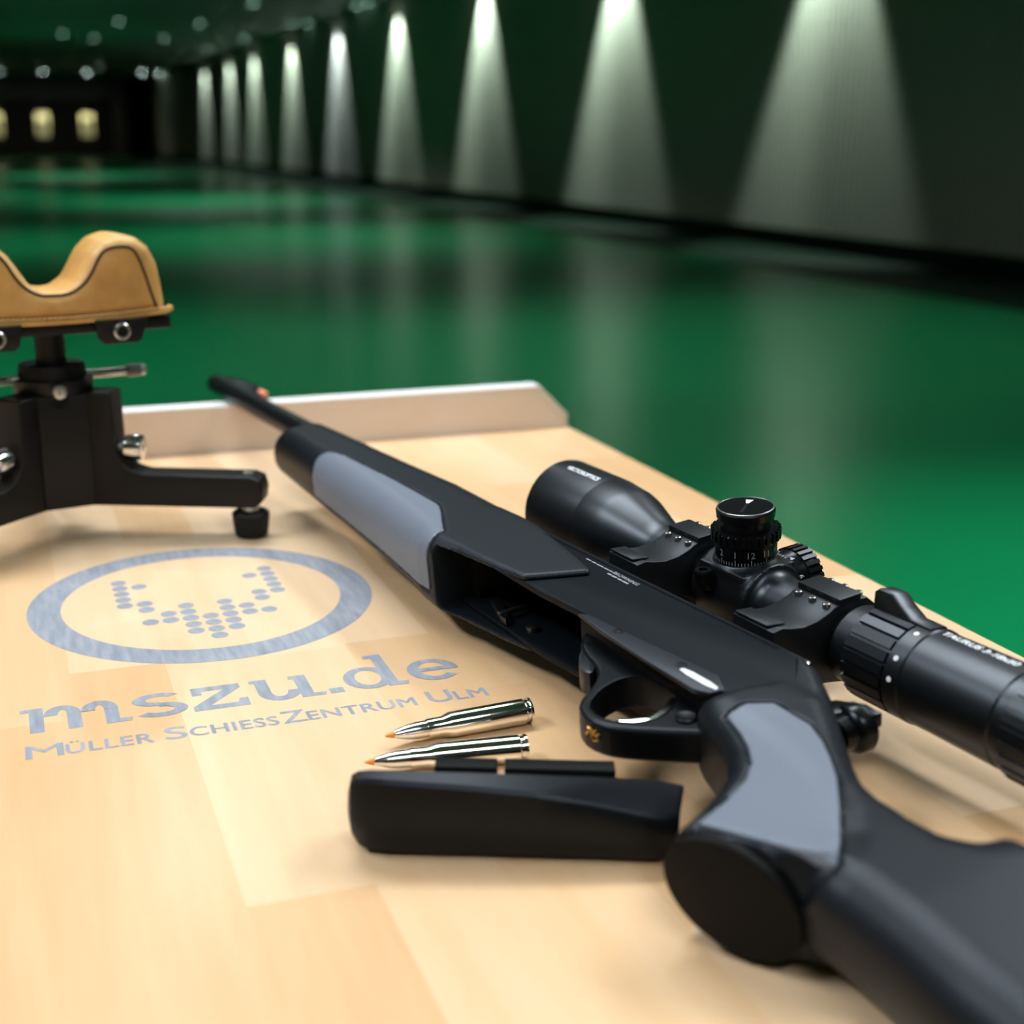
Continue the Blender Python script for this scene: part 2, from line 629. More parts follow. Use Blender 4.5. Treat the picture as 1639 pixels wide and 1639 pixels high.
far_row = [(0.69, 58.90), (2.37, 58.90), (4.10, 58.90), (6.21, 57.65), (7.00, 58.43)]
for i, (lx, ly) in enumerate(far_row):
    round_lamp(lx, ly, CEIL, True, 'bright round ceiling lamp near the targets, %s from the left in the far row' % ordn[i], 'far row of ceiling lamps')
for (lx, ly) in [(4.21, 53.27), (2.97, 31.63), (2.85, 37.36), (4.56, 36.78), (4.76, 31.77), (4.99, 26.49), (6.57, 36.35), (6.72, 31.10), (6.37, 41.24), (7.00, 30.81), (6.97, 26.37), (7.00, 25.63)]:
    round_lamp(lx, ly, CEIL, False, 'small dim round lamp scattered in the dark green ceiling', 'dim ceiling lamps')

# lane lights over the green floor: (x, y, watts, cone)
for k, (x, y, e, a) in enumerate([(2.7, 1.9, 420, 62), (0.52, 4.9, 90, 150), (4.2, 6.0, 200, 100), (1.0, 6.8, 200, 100), (-2.5, 6.5, 220, 110),
                                  (2.8, 14.0, 440, 120), (-2.0, 14.0, 440, 120), (3.0, 22.0, 640, 120), (-1.5, 26.0, 640, 120), (2.0, 36.0, 760, 120)]):
    t = thing('lane_downlight', 'round downlight in the ceiling over the green lane, %s from the bench' % ordn[k], 'downlight',
              'downlights over the lane floor', loc=(x, y, CEIL))
    obj('housing', dlb, 'fixture', t)
    obj('lens', dl, 'lens_dim', t)
    lamp_obj('lane_beam', 'SPOT', (0, 0, -0.05), e, (0.93, 1.0, 0.95), t, spot_size=math.radians(a), spot_blend=1.0, shadow_soft_size=0.05)

# booth luminaires above the bench (out of frame)
for k, (x, y, sx, sy, e, lab) in enumerate([
        (-1.45, 0.9, 0.30, 1.5, 54, 'long ceiling luminaire left of the bench'),
        (1.75, 1.0, 0.30, 1.5, 48, 'long ceiling luminaire right of the bench'),
        (0.15, 1.45, 1.3, 0.30, 38, 'long ceiling luminaire just ahead of the bench'),
        (0.0, -1.0, 1.3, 0.30, 26, 'long ceiling luminaire behind the shooter')]):
    t = thing('booth_luminaire', lab, 'luminaire', 'luminaires over the bench', loc=(x, y, 2.62))
    obj('tray', box('tray', -sx / 2 - .03, sx / 2 + .03, -sy / 2 - .03, sy / 2 + .03, 0.0, 0.06, 0.006), 'fixture', t)
    obj('suspension_rod', box('suspension_rod', -0.01, 0.01, -0.01, 0.01, 0.06, CEIL - 2.62), 'fixture', t)
    lamp_obj('luminaire_light', 'AREA', (0, 0, -0.004), e, (0.93, 0.97, 1.0), t, shape='RECTANGLE', size=sx, size_y=sy)

# ================================================================ THE BENCH
bench = thing('shooting_bench', 'beech shooting bench with printed ring logo and lettering', 'table', loc=(0, 0, TH))
BX0, BX1, BY0, BY1 = -0.85, 0.4855, -0.15, 1.102
x = BX1
edges = []
col = 0
while x > BX0 + 0.01:
    wdt = 0.047
    x0 = max(x - wdt, BX0)
    y = BY1
    first = True
    while y > BY0 + 0.001:
        ln = random.uniform(0.16, 0.42)
        if first:
            ln *= random.uniform(0.4, 1.0); first = False
        y0 = y - ln
        if y0 - BY0 < 0.10:
            y0 = BY0
        st = box('stave', x0, x, y0, y, -0.027, 0.0, 0.0)
        o = obj('stave', st, 'beech', bench)
        y = y0
    x = x0
obj('underframe', box('underframe', BX0 + .03, BX1 - .03, BY0 + .03, BY1 - .03, -0.075, -0.0275), 'leg_steel', bench)
for sx in (BX0 + .08, BX1 - .08):
    for sy in (BY0 + .08, BY1 - .08):
        obj('leg', box('leg', sx - .03, sx + .03, sy - .03, sy + .03, -TH + 0.0005, -0.0755), 'leg_steel', bench)
# stop board at the far edge, chamfered at its right end
poly = [(BX0, -0.03), (BX1, -0.03), (BX1, 0.010), (BX1 - 0.029, 0.0385), (BX0, 0.0385)]
eb = obj('stop_board', prism('stop_board', poly, BY1 + 0.0005, BY1 + 0.0185, lambda a, b_, c: (a, c, b_)), 'pale_beech', bench,
         label='pale upright stop board along the far edge')
poly = [(BX0, 0.0386), (BX1 - 0.029, 0.0386), (BX1 + .0002, 0.010), (BX1 + .0012, 0.0106), (BX1 - 0.0284, 0.0400), (BX0, 0.0400)]
obj('edge_band', prism('edge_band', poly, BY1 + 0.0002, BY1 + 0.0188, lambda a, b_, c: (a, c, b_)), 'white_edge', eb, label='white edge band')

# printed logo: ring, dots, lettering (print thickness 0.08 mm)
LC = (0.0957, 0.7377)
ZP = 0.00008
bm = bmesh.new()
n = 128
ri, ro = 0.0800, 0.0986
a_, b2 = [], []
for k in range(n):
    c, s = math.cos(2 * math.pi * k / n), math.sin(2 * math.pi * k / n)
    a_.append(bm.verts.new((LC[0] + ri * c, LC[1] + ri * s, ZP)))
    b2.append(bm.verts.new((LC[0] + ro * c, LC[1] + ro * s, ZP)))
for k in range(n):
    j = (k + 1) % n
    bm.faces.new((a_[k], b2[k], b2[j], a_[j]))
ringo = obj('logo_ring', finish(bm, 'logo_ring', 0), 'logo_print', bench, label='grey-blue printed ring')
dots = [(-4, 4), (-4, 3), (-4, 2), (-4, 1), (-4, 0), (-3, 3), (-3, 0), (-3, -1), (-3, -3), (-2, -2), (-2, -3), (-1, -1), (-1, -2), (-1, -3), (-1, -4), (-1, -5),
        (0, -3), (0, -4), (0, -5), (0, -6), (1, -1), (1, -2), (1, -3), (1, -4), (1, -5), (2, -2), (2, -3), (3, -3), (3, 0), (3, -1), (3, 3), (4, 4), (4, 3), (4, 2), (4, 1), (4, 0)]
bm = bmesh.new()
vs_ = [bm.verts.new((0.0047 * math.cos(2 * math.pi * k / 20), 0.0047 * math.sin(2 * math.pi * k / 20), 0)) for k in range(20)]
bm.faces.new(vs_)
dot_me = finish(bm, 'logo_dot', 0)
dot_me.materials.append(MATS['logo_print'])
for (i, j) in dots:
    o = obj('logo_dot', dot_me, None, bench)
    o.location = (LC[0] + i * 0.0111, LC[1] + j * 0.0105 + 0.0015, ZP)


def stroke_letter(bm, polys, ox, oy, sx, sy):
    for i_, p in enumerate(polys):
        vs_ = [bm.verts.new((ox + a * sx, oy + b_ * sy, ZP + i_ * 0.0000025)) for a, b_ in p]
        f = bm.faces.new(vs_)
    return bm


def arc_band(cx, cy, rx, ry, tx, ty, a0, a1, n=20):
    """band between outer ellipse and inner ellipse as quads"""
    out = []
    for k in range(n):
        t0 = math.radians(a0 + (a1 - a0) * k / n); t1 = math.radians(a0 + (a1 - a0) * (k + 1) / n)
        P = lambda t, dx, dy: (cx + (rx - dx) * math.cos(t), cy + (ry - dy) * math.sin(t))
        out.append([P(t0, 0, 0), P(t1, 0, 0), P(t1, tx, ty), P(t0, tx, ty)])
    return out


# slab-serif glyphs drawn in a box of x-height 1
G = {}
G['m'] = [[(0.0, 0.86), (0.0, 1.0), (0.36, 1.0), (0.36, 0.86)], [(0.14, 0.0), (0.36, 0.0), (0.36, 0.86), (0.14, 0.86)],
          [(0.72, 0.0), (0.94, 0.0), (0.94, 0.62), (0.72, 0.62)], [(1.30, 0.16), (1.52, 0.16), (1.52, 0.62), (1.30, 0.62)],
          [(1.30, 0.0), (1.68, 0.0), (1.72, 0.14), (1.52, 0.16), (1.30, 0.16)]]
G['m'] += arc_band(0.65, 0.62, 0.29, 0.38, 0.22, 0.17, 0, 180) + arc_band(1.23, 0.62, 0.29, 0.38, 0.22, 0.17, 0, 180)
G['s'] = arc_band(0.46, 0.73, 0.42, 0.27, 0.21, 0.15, 35, 270, 24) + arc_band(0.46, 0.28, 0.44, 0.29, 0.21, 0.16, -150, 92, 26)
G['z'] = [[(0.04, 0.82), (0.86, 0.82), (0.86, 1.0), (0.04, 1.0)], [(0.04, 0.66), (0.20, 0.66), (0.20, 0.82), (0.04, 0.82)],
          [(0.0, 0.0), (0.92, 0.0), (0.92, 0.18), (0.0, 0.18)], [(0.74, 0.18), (0.92, 0.18), (0.92, 0.34), (0.78, 0.34)],
          [(0.0, 0.18), (0.28, 0.18), (0.86, 0.82), (0.58, 0.82)]]
G['u'] = [[(0.0, 0.86), (0.30, 0.86), (0.30, 1.0), (0.0, 1.0)], [(0.08, 0.40), (0.30, 0.40), (0.30, 0.86), (0.08, 0.86)],
          [(0.76, 0.14), (0.98, 0.14), (0.98, 1.0), (0.68, 1.0), (0.68, 0.86), (0.76, 0.86)], [(0.76, 0.0), (1.16, 0.0), (1.20, 0.14), (0.76, 0.14)]]
G['u'] += arc_band(0.44, 0.40, 0.36, 0.40, 0.22, 0.17, 180, 360)
G['.'] = [[(0.0, 0.0), (0.26, 0.0), (0.26, 0.22), (0.0, 0.22)]]
G['d'] = arc_band(0.47, 0.48, 0.47, 0.50, 0.22, 0.16, 0, 360, 36) + [[(0.76, 0.14), (0.98, 0.14), (0.98, 1.50), (0.62, 1.50), (0.62, 1.36), (0.76, 1.36)], [(0.76, 0.0), (1.14, 0.0), (1.18, 0.14), (0.76, 0.14)]]
G['e'] = arc_band(0.48, 0.48, 0.48, 0.50, 0.22, 0.16, 0, 318, 34) + [[(0.20, 0.42), (0.96, 0.42), (0.96, 0.57), (0.20, 0.57)]]
# letter: left x (m), width scale
for ch, ox, sx in [('m', -0.0095, 0.0292), ('s', 0.0405, 0.0290), ('z', 0.0688, 0.0290), ('u', 0.0985, 0.0290), ('.', 0.1345, 0.0272), ('d', 0.1440, 0.0262), ('e', 0.1772, 0.0275)]:
    bm = bmesh.new()
    stroke_letter(bm, G[ch], ox, 0.5808, sx, 0.0272)
    bmesh.ops.recalc_face_normals(bm, faces=bm.faces)
    me = finish(bm, 'logo_letter', 0)
    for p in me.polygons:
        pass
    obj('logo_letter', me, 'logo_print', bench)
# small caps line
words = [('M', -0.0078, 0.0125), ('ÜLLER', 0.0092, 0.0095), ('S', 0.0525, 0.0128), ('CHIESS', 0.0635, 0.0096), ('Z', 0.1060, 0.0128), ('ENTRUM', 0.1180, 0.0096), ('U', 0.1775, 0.0130), ('LM', 0.1905, 0.0096)]
ends = [0.0080, 0.0470, 0.0620, 0.1040, 0.1170, 0.1705, 0.1890, 0.2065]
for (wd, x0, h), x1 in zip(words, ends):
    V, Fc = text_verts(wd, 1.0, bold=0.0, spacing=1.05)
    y1 = 0.5545 + h * (1.28 if 'Ü' in wd else 1.0)
    P = fit_text(V, x0, x1, 0.5545, y1)
    bm = bmesh.new()
    for i_, (ox_, oy_) in enumerate(((-0.00028, 0), (0.00028, 0), (0, -0.0002), (0, 0.0002))):
        vv = [bm.verts.new((a + ox_, b_ + oy_, ZP + i_ * 0.000004)) for a, b_ in P]
        for q in Fc:
            bm.faces.new([vv[i] for i in q])
    obj('logo_word', finish(bm, 'logo_word', 0), 'logo_print', bench)

# ================================================================ FRONT REST
rest = thing('shooting_rest', 'black tripod shooting rest topped with a tan leather bag', 'gun rest', loc=(0.027, 0.904, TH))
rest.rotation_euler = (0, 0, math.radians(10))
MM = 0.001
# local axes: x = b (to the right), y = away from the camera (-n), z up


def rx(b_, n_, z):
    return (b_ * MM, -n_ * MM, z * MM)


# central column: three-faced post with chamfered front
colp = [(-16, 25), (16, 25), (21, 12), (21, -14), (9, -24), (-9, -24), (-21, -14), (-21, 12)]
obj('column', prism('column', colp, 22.5, 98, lambda a, b_, c: rx(a, b_, c), 0.0012), 'rest_black', rest)
obj('collar', lathe('collar', [(98.2, 25), (101, 26), (107, 26), (108, 22), (116, 21), (117, 12)], lambda q, c, s: rx(c, s, q), 40), 'rest_deep', rest)
obj('post', lathe('post', [(110, 9.6), (136, 9.6)], lambda q, c, s: rx(c, s, q), 32), 'rest_deep', rest)
for sgn in (1, -1):
    bm = bmesh.new()
    lathe_bm(bm, [(20, 2.9), (50, 2.9)], lambda q, c, s: rx(sgn * q, c, 106.5 + s), 16)
    rod = obj('adjusting_rod', finish(bm), 'steel', rest)
    bm = bmesh.new()
    lathe_bm(bm, [(49, 4.2), (58.5, 4.2), (59.2, 3.4)], lambda q, c, s: rx(sgn * q, c, 106.5 + s), 16)
    obj('rod_tip', finish(bm), 'dark_steel', rod)
    bm = bmesh.new()
    lathe_bm(bm, [(59.0, 3.6), (61.5, 3.6), (62, 3.0)], lambda q, c, s: rx(sgn * q, c, 106.5 + s), 16)
    obj('rod_cap', finish(bm), 'steel', rod)
bm = bmesh.new()
lathe_bm(bm, [(24, 2.2), (29, 2.2), (29.5, 4.6), (32, 5.2), (34, 4.2), (34.2, 2.0), (33.0, 1.6)], lambda q, c, s: rx(-3 + c, q, 102 + s), 20)
obj('clamp_bolt', finish(bm), 'steel', rest)
# three L-shaped legs
legp = [(20, 22), (134, 22), (139, 26), (140, 34), (138, 41), (132, 43.5), (60, 44), (52, 46.5), (46, 52), (43, 60), (42, 97), (40, 98.5), (20, 98.5)]
leg_me = None
for a in (-33, 213, 90):
    ca, sa = math.cos(math.radians(a)), math.sin(math.radians(a))
    bm = bmesh.new()
    prism_bm(bm, legp, -11.5, 11.5, lambda r, z, t: ((r * ca - t * sa) * MM, (r * sa + t * ca) * MM, z * MM), 0.0018, 3)
    lg = obj('leg', finish(bm, 'leg'), 'rest_black', rest)
    f = lambda q, c, s: ((129 * ca + c) * MM, (129 * sa + s) * MM, q * MM)
    obj('foot_nut', lathe('foot_nut', [(17, 6.0), (23, 6.0)], f, 20), 'steel', lg)
    obj('rubber_foot', lathe('rubber_foot', [(0.3, 9.5), (1.5, 11), (10, 12.2), (16, 12.6), (17.5, 11.5), (17.8, 6)], f, 28), 'rubber_black', lg)
    f2 = lambda q, c, s: ((129 * ca + c) * MM, (129 * sa + s) * MM, q * MM)
    obj('leg_screw', lathe('leg_screw', [(43.2, 4.2), (44.4, 4.0), (44.6, 2.0), (43.8, 1.8)], f2, 16), 'steel', lg)
    # knurled clamping knob on the upright
    f3 = lambda q, c, s: ((q * ca - c * sa) * MM, (q * sa + c * ca) * MM, (60 + s) * MM)
    obj('clamp_knob', lathe('clamp_knob', [(41, 4.5), (46, 4.5), (46.3, 7.2), (47, 8.4), (54, 8.8), (57.5, 8.2), (58, 7.2), (58, 3.0), (55.5, 2.6)], f3, 28), 'chrome', lg)
    obj('knob_socket', lathe('knob_socket', [(54, 2.9), (57.2, 2.9)], f3, 20), 'rest_deep', lg)
# top plate and clamps
pl = obj('top_plate', prism('top_plate', [(-74, -26), (74, -26), (74, 26), (-74, 26)], 137.5, 146, lambda a, b_, c: rx(a, b_, c), 0.001), 'rest_deep', rest)
for sgn in (1, -1):
    cp = [(25, 134), (28, 130.5), (50, 130.5), (53, 134), (57, 146), (23, 146)]
    bm = bmesh.new()
    prism_bm(bm, [(sgn * a, b_) for a, b_ in cp], 26.2, 34, lambda a, b_, c: rx(a, c, b_), 0.0008)
    ck = obj('clamp_block', finish(bm), 'rest_black', rest)
    bm = bmesh.new()
    lathe_bm(bm, [(34.0, 5.6), (36.4, 5.6), (37, 4.8), (37, 3.6), (34.6, 3.5)], lambda q, c, s: rx(sgn * 39 + c, q, 138.5 + s), 24)
    obj('clamp_screw', finish(bm), 'steel', ck)
    bm = bmesh.new()
    lathe_bm(bm, [(34.0, 3.4), (35.2, 3.4)], lambda q, c, s: rx(sgn * 39 + c, q, 138.5 + s), 24)
    obj('screw_socket', finish(bm), 'rest_deep', ck)
# leather bag
half = [(0, 164.3), (7, 165.3), (14, 170), (20, 179), (26, 188.5), (33, 195.5), (44, 198.3), (55, 196.8), (62.5, 191), (67.5, 180), (70, 167), (71.5, 153), (70, 147.5), (36, 145.8), (0, 144.8)]
outl = half + [(-a, z) for a, z in half[-2:0:-1]]
(B_, N_, Z_), ax = grid((-80, -36, 138), (80, 36, 206), 1.6)
d2 = sd_poly(B_, Z_, outl)
F = round_ext(d2, N_, 29.0 + 0.02 * (Z_ - 170), 9.0)
F = F + 0.35 * np.sin(B_ * 0.21 + 1.0) * np.sin(Z_ * 0.17) 
bag_me = surface_nets('leather_bag', F, ax, lambda a, b_, c: np.stack([a * MM, -b_ * MM, c * MM], 1))
bag = obj('leather_bag', bag_me, 'leather', rest)
for sgn in (1, -1):
    path = [(0, 165.0), (9, 165.3), (18, 170.5), (24, 178), (28.5, 187), (33.5, 192.8), (42, 194.5), (50, 193.6), (54, 188), (58, 176), (62, 162), (65.5, 152.5)]
    path = chaikin([(p[0] - 0.0, p[1] - 2.5) for p in path], 2, False)
    bm = bmesh.new()
    def seam_n(a, z):
        dd = float(sd_poly(np.array([a]), np.array([z]), outl)[0])
        q = max(0.0, min(9.0, 9.0 + dd))
        return 29.0 + 0.02 * (z - 170) - 9.0 + math.sqrt(81.0 - q * q) - 0.35 * math.sin(a * 0.21 + 1.0) * math.sin(z * 0.17)
    tube_bm(bm, [rx(sgn * a, seam_n(sgn * a, z) + 0.2, z) for a, z in path], 0.0010, 8)
    obj('seam', finish(bm), 'seam_dark', bag)
welt = [(a * 1.035, z) for a, z in half if z < 154]
bm = bmesh.new()
strip = chaikin([(-75, 150.8), (-70, 148.6), (-36, 146.6), (0, 145.6), (36, 146.6), (70, 148.6), (75, 150.8)], 2, False)
for (a0, z0), (a1, z1) in zip(strip[:-1], strip[1:]):
    vs_ = [bm.verts.new(rx(a, nn, z)) for a, z0_ in ((a0, z0), (a1, z1)) for nn, z in ((22, z0_ - 1.2), (30.6, z0_ - 1.2), (30.6, z0_ + 1.6), (22, z0_ + 1.6))]
    for q in ((0, 1, 5, 4), (1, 2, 6, 5), (2, 3, 7, 6), (3, 0, 4, 7)):
        bm.faces.new([vs_[i] for i in q])
obj('welt', finish(bm), 'leather', bag)
bm = bmesh.new()
for k in range(44):
    a = -70 + k * 140 / 43
    z = 147.2 + 3.2 * (a / 72) ** 2 + 1.5
    tube_bm(bm, [rx(a - 1.0, 29.6, z), rx(a - .3, 30.6, z + .15), rx(a + .5, 30.6, z + .3), rx(a + 1.0, 29.6, z + .4)], 0.0006, 5)
obj('stitching', finish(bm), 'thread', bag, 'stuff')

# ================================================================ RIFLE
RO = Vector((0.27414323, 0.54832577, TH + 0.03840118))
RU = Vector((-0.16502247, 0.98613539, 0.01745241))
RV = Vector((0.98118372, 0.1623442, 0.10451254))
RW = Vector((-0.10023022, -0.03437093, 0.99437042))
rifle = thing('hunting_rifle', 'black scoped hunting rifle with grey grip panels lying on its side across the bench', 'rifle')
RM = Matrix.Identity(4)
for i in range(3):
    RM[i][0] = -RU[i]; RM[i][1] = RV[i]; RM[i][2] = RW[i]; RM[i][3] = RO[i]
rifle.matrix_world = RM


def uv(u, v, w):                 # rifle millimetres: u to the muzzle, v to the scope, w up
    return (-u * MM, v * MM, w * MM)


def uvn(u, v, w):
    return np.stack([-u * MM, v * MM, w * MM], 1)


# ---- barrel
bl = obj('barrel', lathe('barrel', [(300, 10.5), (390, 9.2), (520, 8.6), (612, 8.3), (618, 8.3), (620, 7.6), (620, 3.9), (600, 3.9)], lambda q, c, s: uv(q, c, s), 40), 'gun_steel', rifle)
sight = [(621, 6.5), (620, 12.5), (610, 16), (585, 19.5), (568, 20.5), (560, 19.5), (556, 14), (530, 10.8), (505, 8.3), (505, 6.0), (621, 6.0)]
fs = obj('front_sight_ramp', prism('front_sight_ramp', sight, -4.2, 4.2, uv, 0.001), 'gun_steel', bl)
bm = bmesh.new()
lathe_bm(bm, [(545, 0.0), (545.4, 2.0), (547, 2.6), (562, 2.2)], lambda q, c, s: uv(q, 19.0 + c, s), 16)
obj('sight_bead', finish(bm), 'bead_orange', bl, label='orange front sight bead')

# ---- fore-end (solid part)
fo = [(400, 6), (372, 6), (325, 6.5), (243, 7.5), (175, 10), (120, 9.5), (95, 6.5), (67, 0.2), (40, -5), (12, -10.4), (10, -13), (17, -27), (24.5, -41), (45, -45), (78, -50), (96, -56), (110, -57), (175, -51), (243, -46.5), (325, -42.5), (372, -40.5), (400, -40)]


def fore_field(U, V, W):
    d2 = sd_poly(U, V, fo)
    Hh = np.interp(U, [10, 95, 175, 243, 325, 372], [20.6, 21.8, 22.0, 21.0, 19.5, 18.2])
    rr = np.interp(U, [30, 75, 125], [2.2, 5.0, 17.0])
    f = round_ext(d2, W, Hh, rr)
    f = smax(f, U - 372.0, 3.0)
    # open magazine well behind the solid front part
    well = np.maximum(np.abs(W) - 18.1, U - 95.0 - 0.0 * V)
    return np.maximum(f, -well)


(U_, V_, W_), ax = grid((4, -64, -25), (378, 16, 25), 1.25)
fore = fore_field(U_, V_, W_)
fp = [(284, -90), (288, -46), (293, -37), (289, -29.5), (272, -26), (147, -25.5), (138, -27), (112, -39.5), (101, -44), (97.5, -90)]
fp = chaikin(fp, 1)
pz = sd_poly(U_, V_, fp)
groove = np.maximum(np.maximum(pz - 1.0, -(fore + 1.0)), -(W_ + 9))
foreb = np.maximum(fore, -groove)
fe = obj('fore_end', surface_nets('fore_end', foreb, ax, uvn), 'polymer', rifle)
(U2, V2, W2), ax2 = grid((92, -62, -26), (298, -20, 26), 0.9)
f2_ = fore_field(U2, V2, W2)
pan = np.maximum(np.maximum(np.maximum(f2_ - 0.35, -(f2_ + 2.2)), sd_poly(U2, V2, fp)), -(W2 + 8))
pan = np.maximum(pan, 97.5 - U2)
obj('grip_panel', surface_nets('grip_panel', pan, ax2, uvn), 'rubber_grey', fe, label='smooth grey rubber grip panel')
# thin lip of the loading port on the far side
lip = [(212, 6), (208, 15), (203, 16), (152, 12.5), (146, 9), (150, 6)]
obj('port_lip', prism('port_lip', lip, 6, 8.6, uv, 0.0006), 'polymer', fe)

# ---- receiver: solid top with side walls forming the open magazine well
rc_left = [(98, 2.0), (98, -40.5), (10, -41.4), (-36, -38.2), (-110, -36), (-122, -38), (-133, -10), (-115, 5.8), (-106, 5.6), (0, 3.0)]
rec = obj('receiver', prism('receiver', rc_left, 14.6, 18.0, uv, 0.0005), 'receiver_black', rifle)
obj('side_wall', prism('side_wall', rc_left, -18.0, -14.6, uv, 0.0005), 'receiver_black', rec)
rc_top = [(98, -8), (98, 6), (0, 7.2), (-104, 9.5), (-116, 9.0), (-132, -8), (-122, -30), (-30, -30), (-30, -8)]
bm = bmesh.new()
prism_bm(bm, rc_top, -14.4, 14.4, uv, 0.0)
obj('bolt_housing', finish(bm), 'receiver_black', rec)
# bevelled top shoulders
for sg in (1, -1):
    n0 = []
    bm = bmesh.new()
    sec = lambda top: [(top, 18.0), (top + 1.6, 17.2), (top + 6.5, 11.5), (top + 9.0, 10.5), (top - 3, 10.5), (top - 3, 18.0)]
    A = [bm.verts.new(uv(98, v, sg * w)) for v, w in sec(2.0)]
    Bq = [bm.verts.new(uv(-106, v, sg * w)) for v, w in sec(5.8)]
    Cq = [bm.verts.new(uv(-119, v, sg * w)) for v, w in [(5.2, 16.4), (6.4, 15.6), (9.8, 10.5), (11.0, 9.6), (2.8, 9.6), (2.8, 16.4)]]
    for P, Q in ((A, Bq), (Bq, Cq)):
        for k in range(6):
            j = (k + 1) % 6
            bm.faces.new((P[k], P[j], Q[j], Q[k]))
    bm.faces.new(A); bm.faces.new(Cq)
    obj('top_shoulder', finish(bm, 'top_shoulder', 25), 'receiver_black', rec)
obj('scope_rail', prism('scope_rail', [(66, 6), (64, 15.5), (-110, 18.5), (-114, 8)], -9.5, 9.5, uv, 0.0008), 'gun_steel', rec)
# lower trim plate with screws and white bar
trim = [(-28, -38.6), (-110, -30.8), (-121, -36.6), (-119.5, -42.8), (-113, -46.0), (-80, -45.6), (-46, -44.0), (-24, -41.5)]
tr = obj('trim_plate', prism('trim_plate', trim, 16.2, 18.35, uv, 0.0005), 'trim_polymer', rec)
for (uu, vv) in ((-50.8, -38.2), (-93.6, -36.6)):
    bm = bmesh.new()
    lathe_bm(bm, [(18.0, 2.5), (18.5, 2.5), (18.5, 1.9), (18.0, 1.7), (18.6, 1.2), (18.7, 0.0)], lambda q, c, s: uv(uu + c, vv + s, q), 18)
    obj('trim_pin', finish(bm), 'gun_steel', tr)
bar = chaikin([(-96.6, -40.8), (-119.4, -40.3), (-118.2, -36.9), (-96.2, -37.2)], 1)
obj('white_bar', prism('white_bar', bar, 18.3, 18.5, uv), 'print_white', tr, label='white inlaid bar')
# things seen inside the open well
obj('feed_ramp', prism('feed_ramp', [(94, -10), (94, -34), (86, -34), (80, -12)], -13.5, 13.5, uv, 0.0005), 'deep_black', rec)
obj('guide_post', prism('guide_post', [(56, -14), (56, -40), (53, -40), (53, -14)], -12, -9.5, uv, 0.0004), 'dark_steel', rec)
bm = bmesh.new()
lathe_bm(bm, [(-14.5, 3.2), (-12.0, 3.2), (-11.6, 2.4)], lambda q, c, s: uv(34 + c, -33 + s, q), 18)
obj('well_pin', finish(bm), 'dark_steel', rec)
obj('well_latch', prism('well_latch', [(70, -30), (50, -37), (46, -41), (52, -41), (72, -35)], -14.0, -10, uv, 0.0005), 'gun_steel', rec)

# receiver lettering
def flat_text(name, body, u0, u1, v0, v1, w, m, parent, bold=0.0):
    V, Fc = text_verts(body, 1.0, bold=bold, spacing=1.05, res=3)
    P = fit_text(V, 0, 1, 0, 1)
    bm = bmesh.new()
    vv = [bm.verts.new(uv(u0 + (u1 - u0) * a, v0 + (v1 - v0) * b_ , w)) for a, b_ in P]
    for q in Fc:
        bm.faces.new([vv[i] for i in q])
    return obj(name, finish(bm, name, 0), m, parent)


flat_text('lettering', 'BROWNING', 5.5, -14.5, -2.6, -0.2, 18.06, 'print_grey', rec, 0.02)
bm = bmesh.new()
for k, (a, b_) in enumerate([(29, 25), (24, 20.5), (19.6, 14), (13.2, 9.5), (8.9, 6.4)]):
    vs_ = [bm.verts.new(uv(p, q, 18.06)) for p, q in ((a, -2.2), (b_, -2.1), (b_, -1.2), (a, -1.3))]
    bm.faces.new(vs_)
for k, (a, b_) in enumerate([(6.5, 3.5), (2.8, -1.0), (-1.8, -5.0), (-5.6, -10.4)]):
    vs_ = [bm.verts.new(uv(p, q, 18.06)) for p, q in ((a, -5.0), (b_, -4.9), (b_, -3.7), (a, -3.8))]
    bm.faces.new(vs_)
obj('fine_print', finish(bm, 'fine_print', 0), 'print_grey', rec)

# ---- stock (wrist, pistol grip, butt) by distance field
top_line = [(-100, 6), (-118, 8.5), (-128, 6.5), (-143, -1.5), (-158, -11.5), (-172, -21), (-186, -30.5), (-197, -36), (-209, -38.5), (-222, -38.5), (-233, -36.5), (-239.5, -32.5), (-242, -25), (-246, -20.5), (-256, -19), (-270, -18.5), (-320, -17), (-480, -19)]
bot_line = [(-480, -116), (-400, -109), (-320, -102), (-285, -99), (-262, -95.5), (-246, -94), (-232, -93), (-222, -90)]
butt_o = top_line + bot_line + [(-215, -72), (-190, -60), (-160, -50), (-126, -47), (-122, -42), (-122, -38)]
grip_o = [(-120, -36), (-128, -12), (-150, -12), (-185, -34), (-215, -55), (-232, -78), (-250, -110), (-200, -135), (-191, -120), (-186, -112), (-180, -98), (-173.5, -84), (-166, -73), (-156, -64.5), (-143, -58.5), (-128, -54), (-118, -49)]
cap_n = (-0.47, -0.883)
cap_p = (-205.0, -101.0)
gp = [(-137.5, -49), (-136.8, -39), (-142.8, -30.6), (-162.6, -31), (-174, -35.5), (-185, -41.8), (-195, -48.5), (-205, -57), (-219, -69.5), (-231, -82), (-231, -85), (-227.5, -90.6), (-216, -92.5), (-204, -97), (-195.5, -103.5), (-192, -108), (-189, -100), (-184, -87), (-178, -74), (-170, -64.5), (-160, -57.5), (-150, -53)]


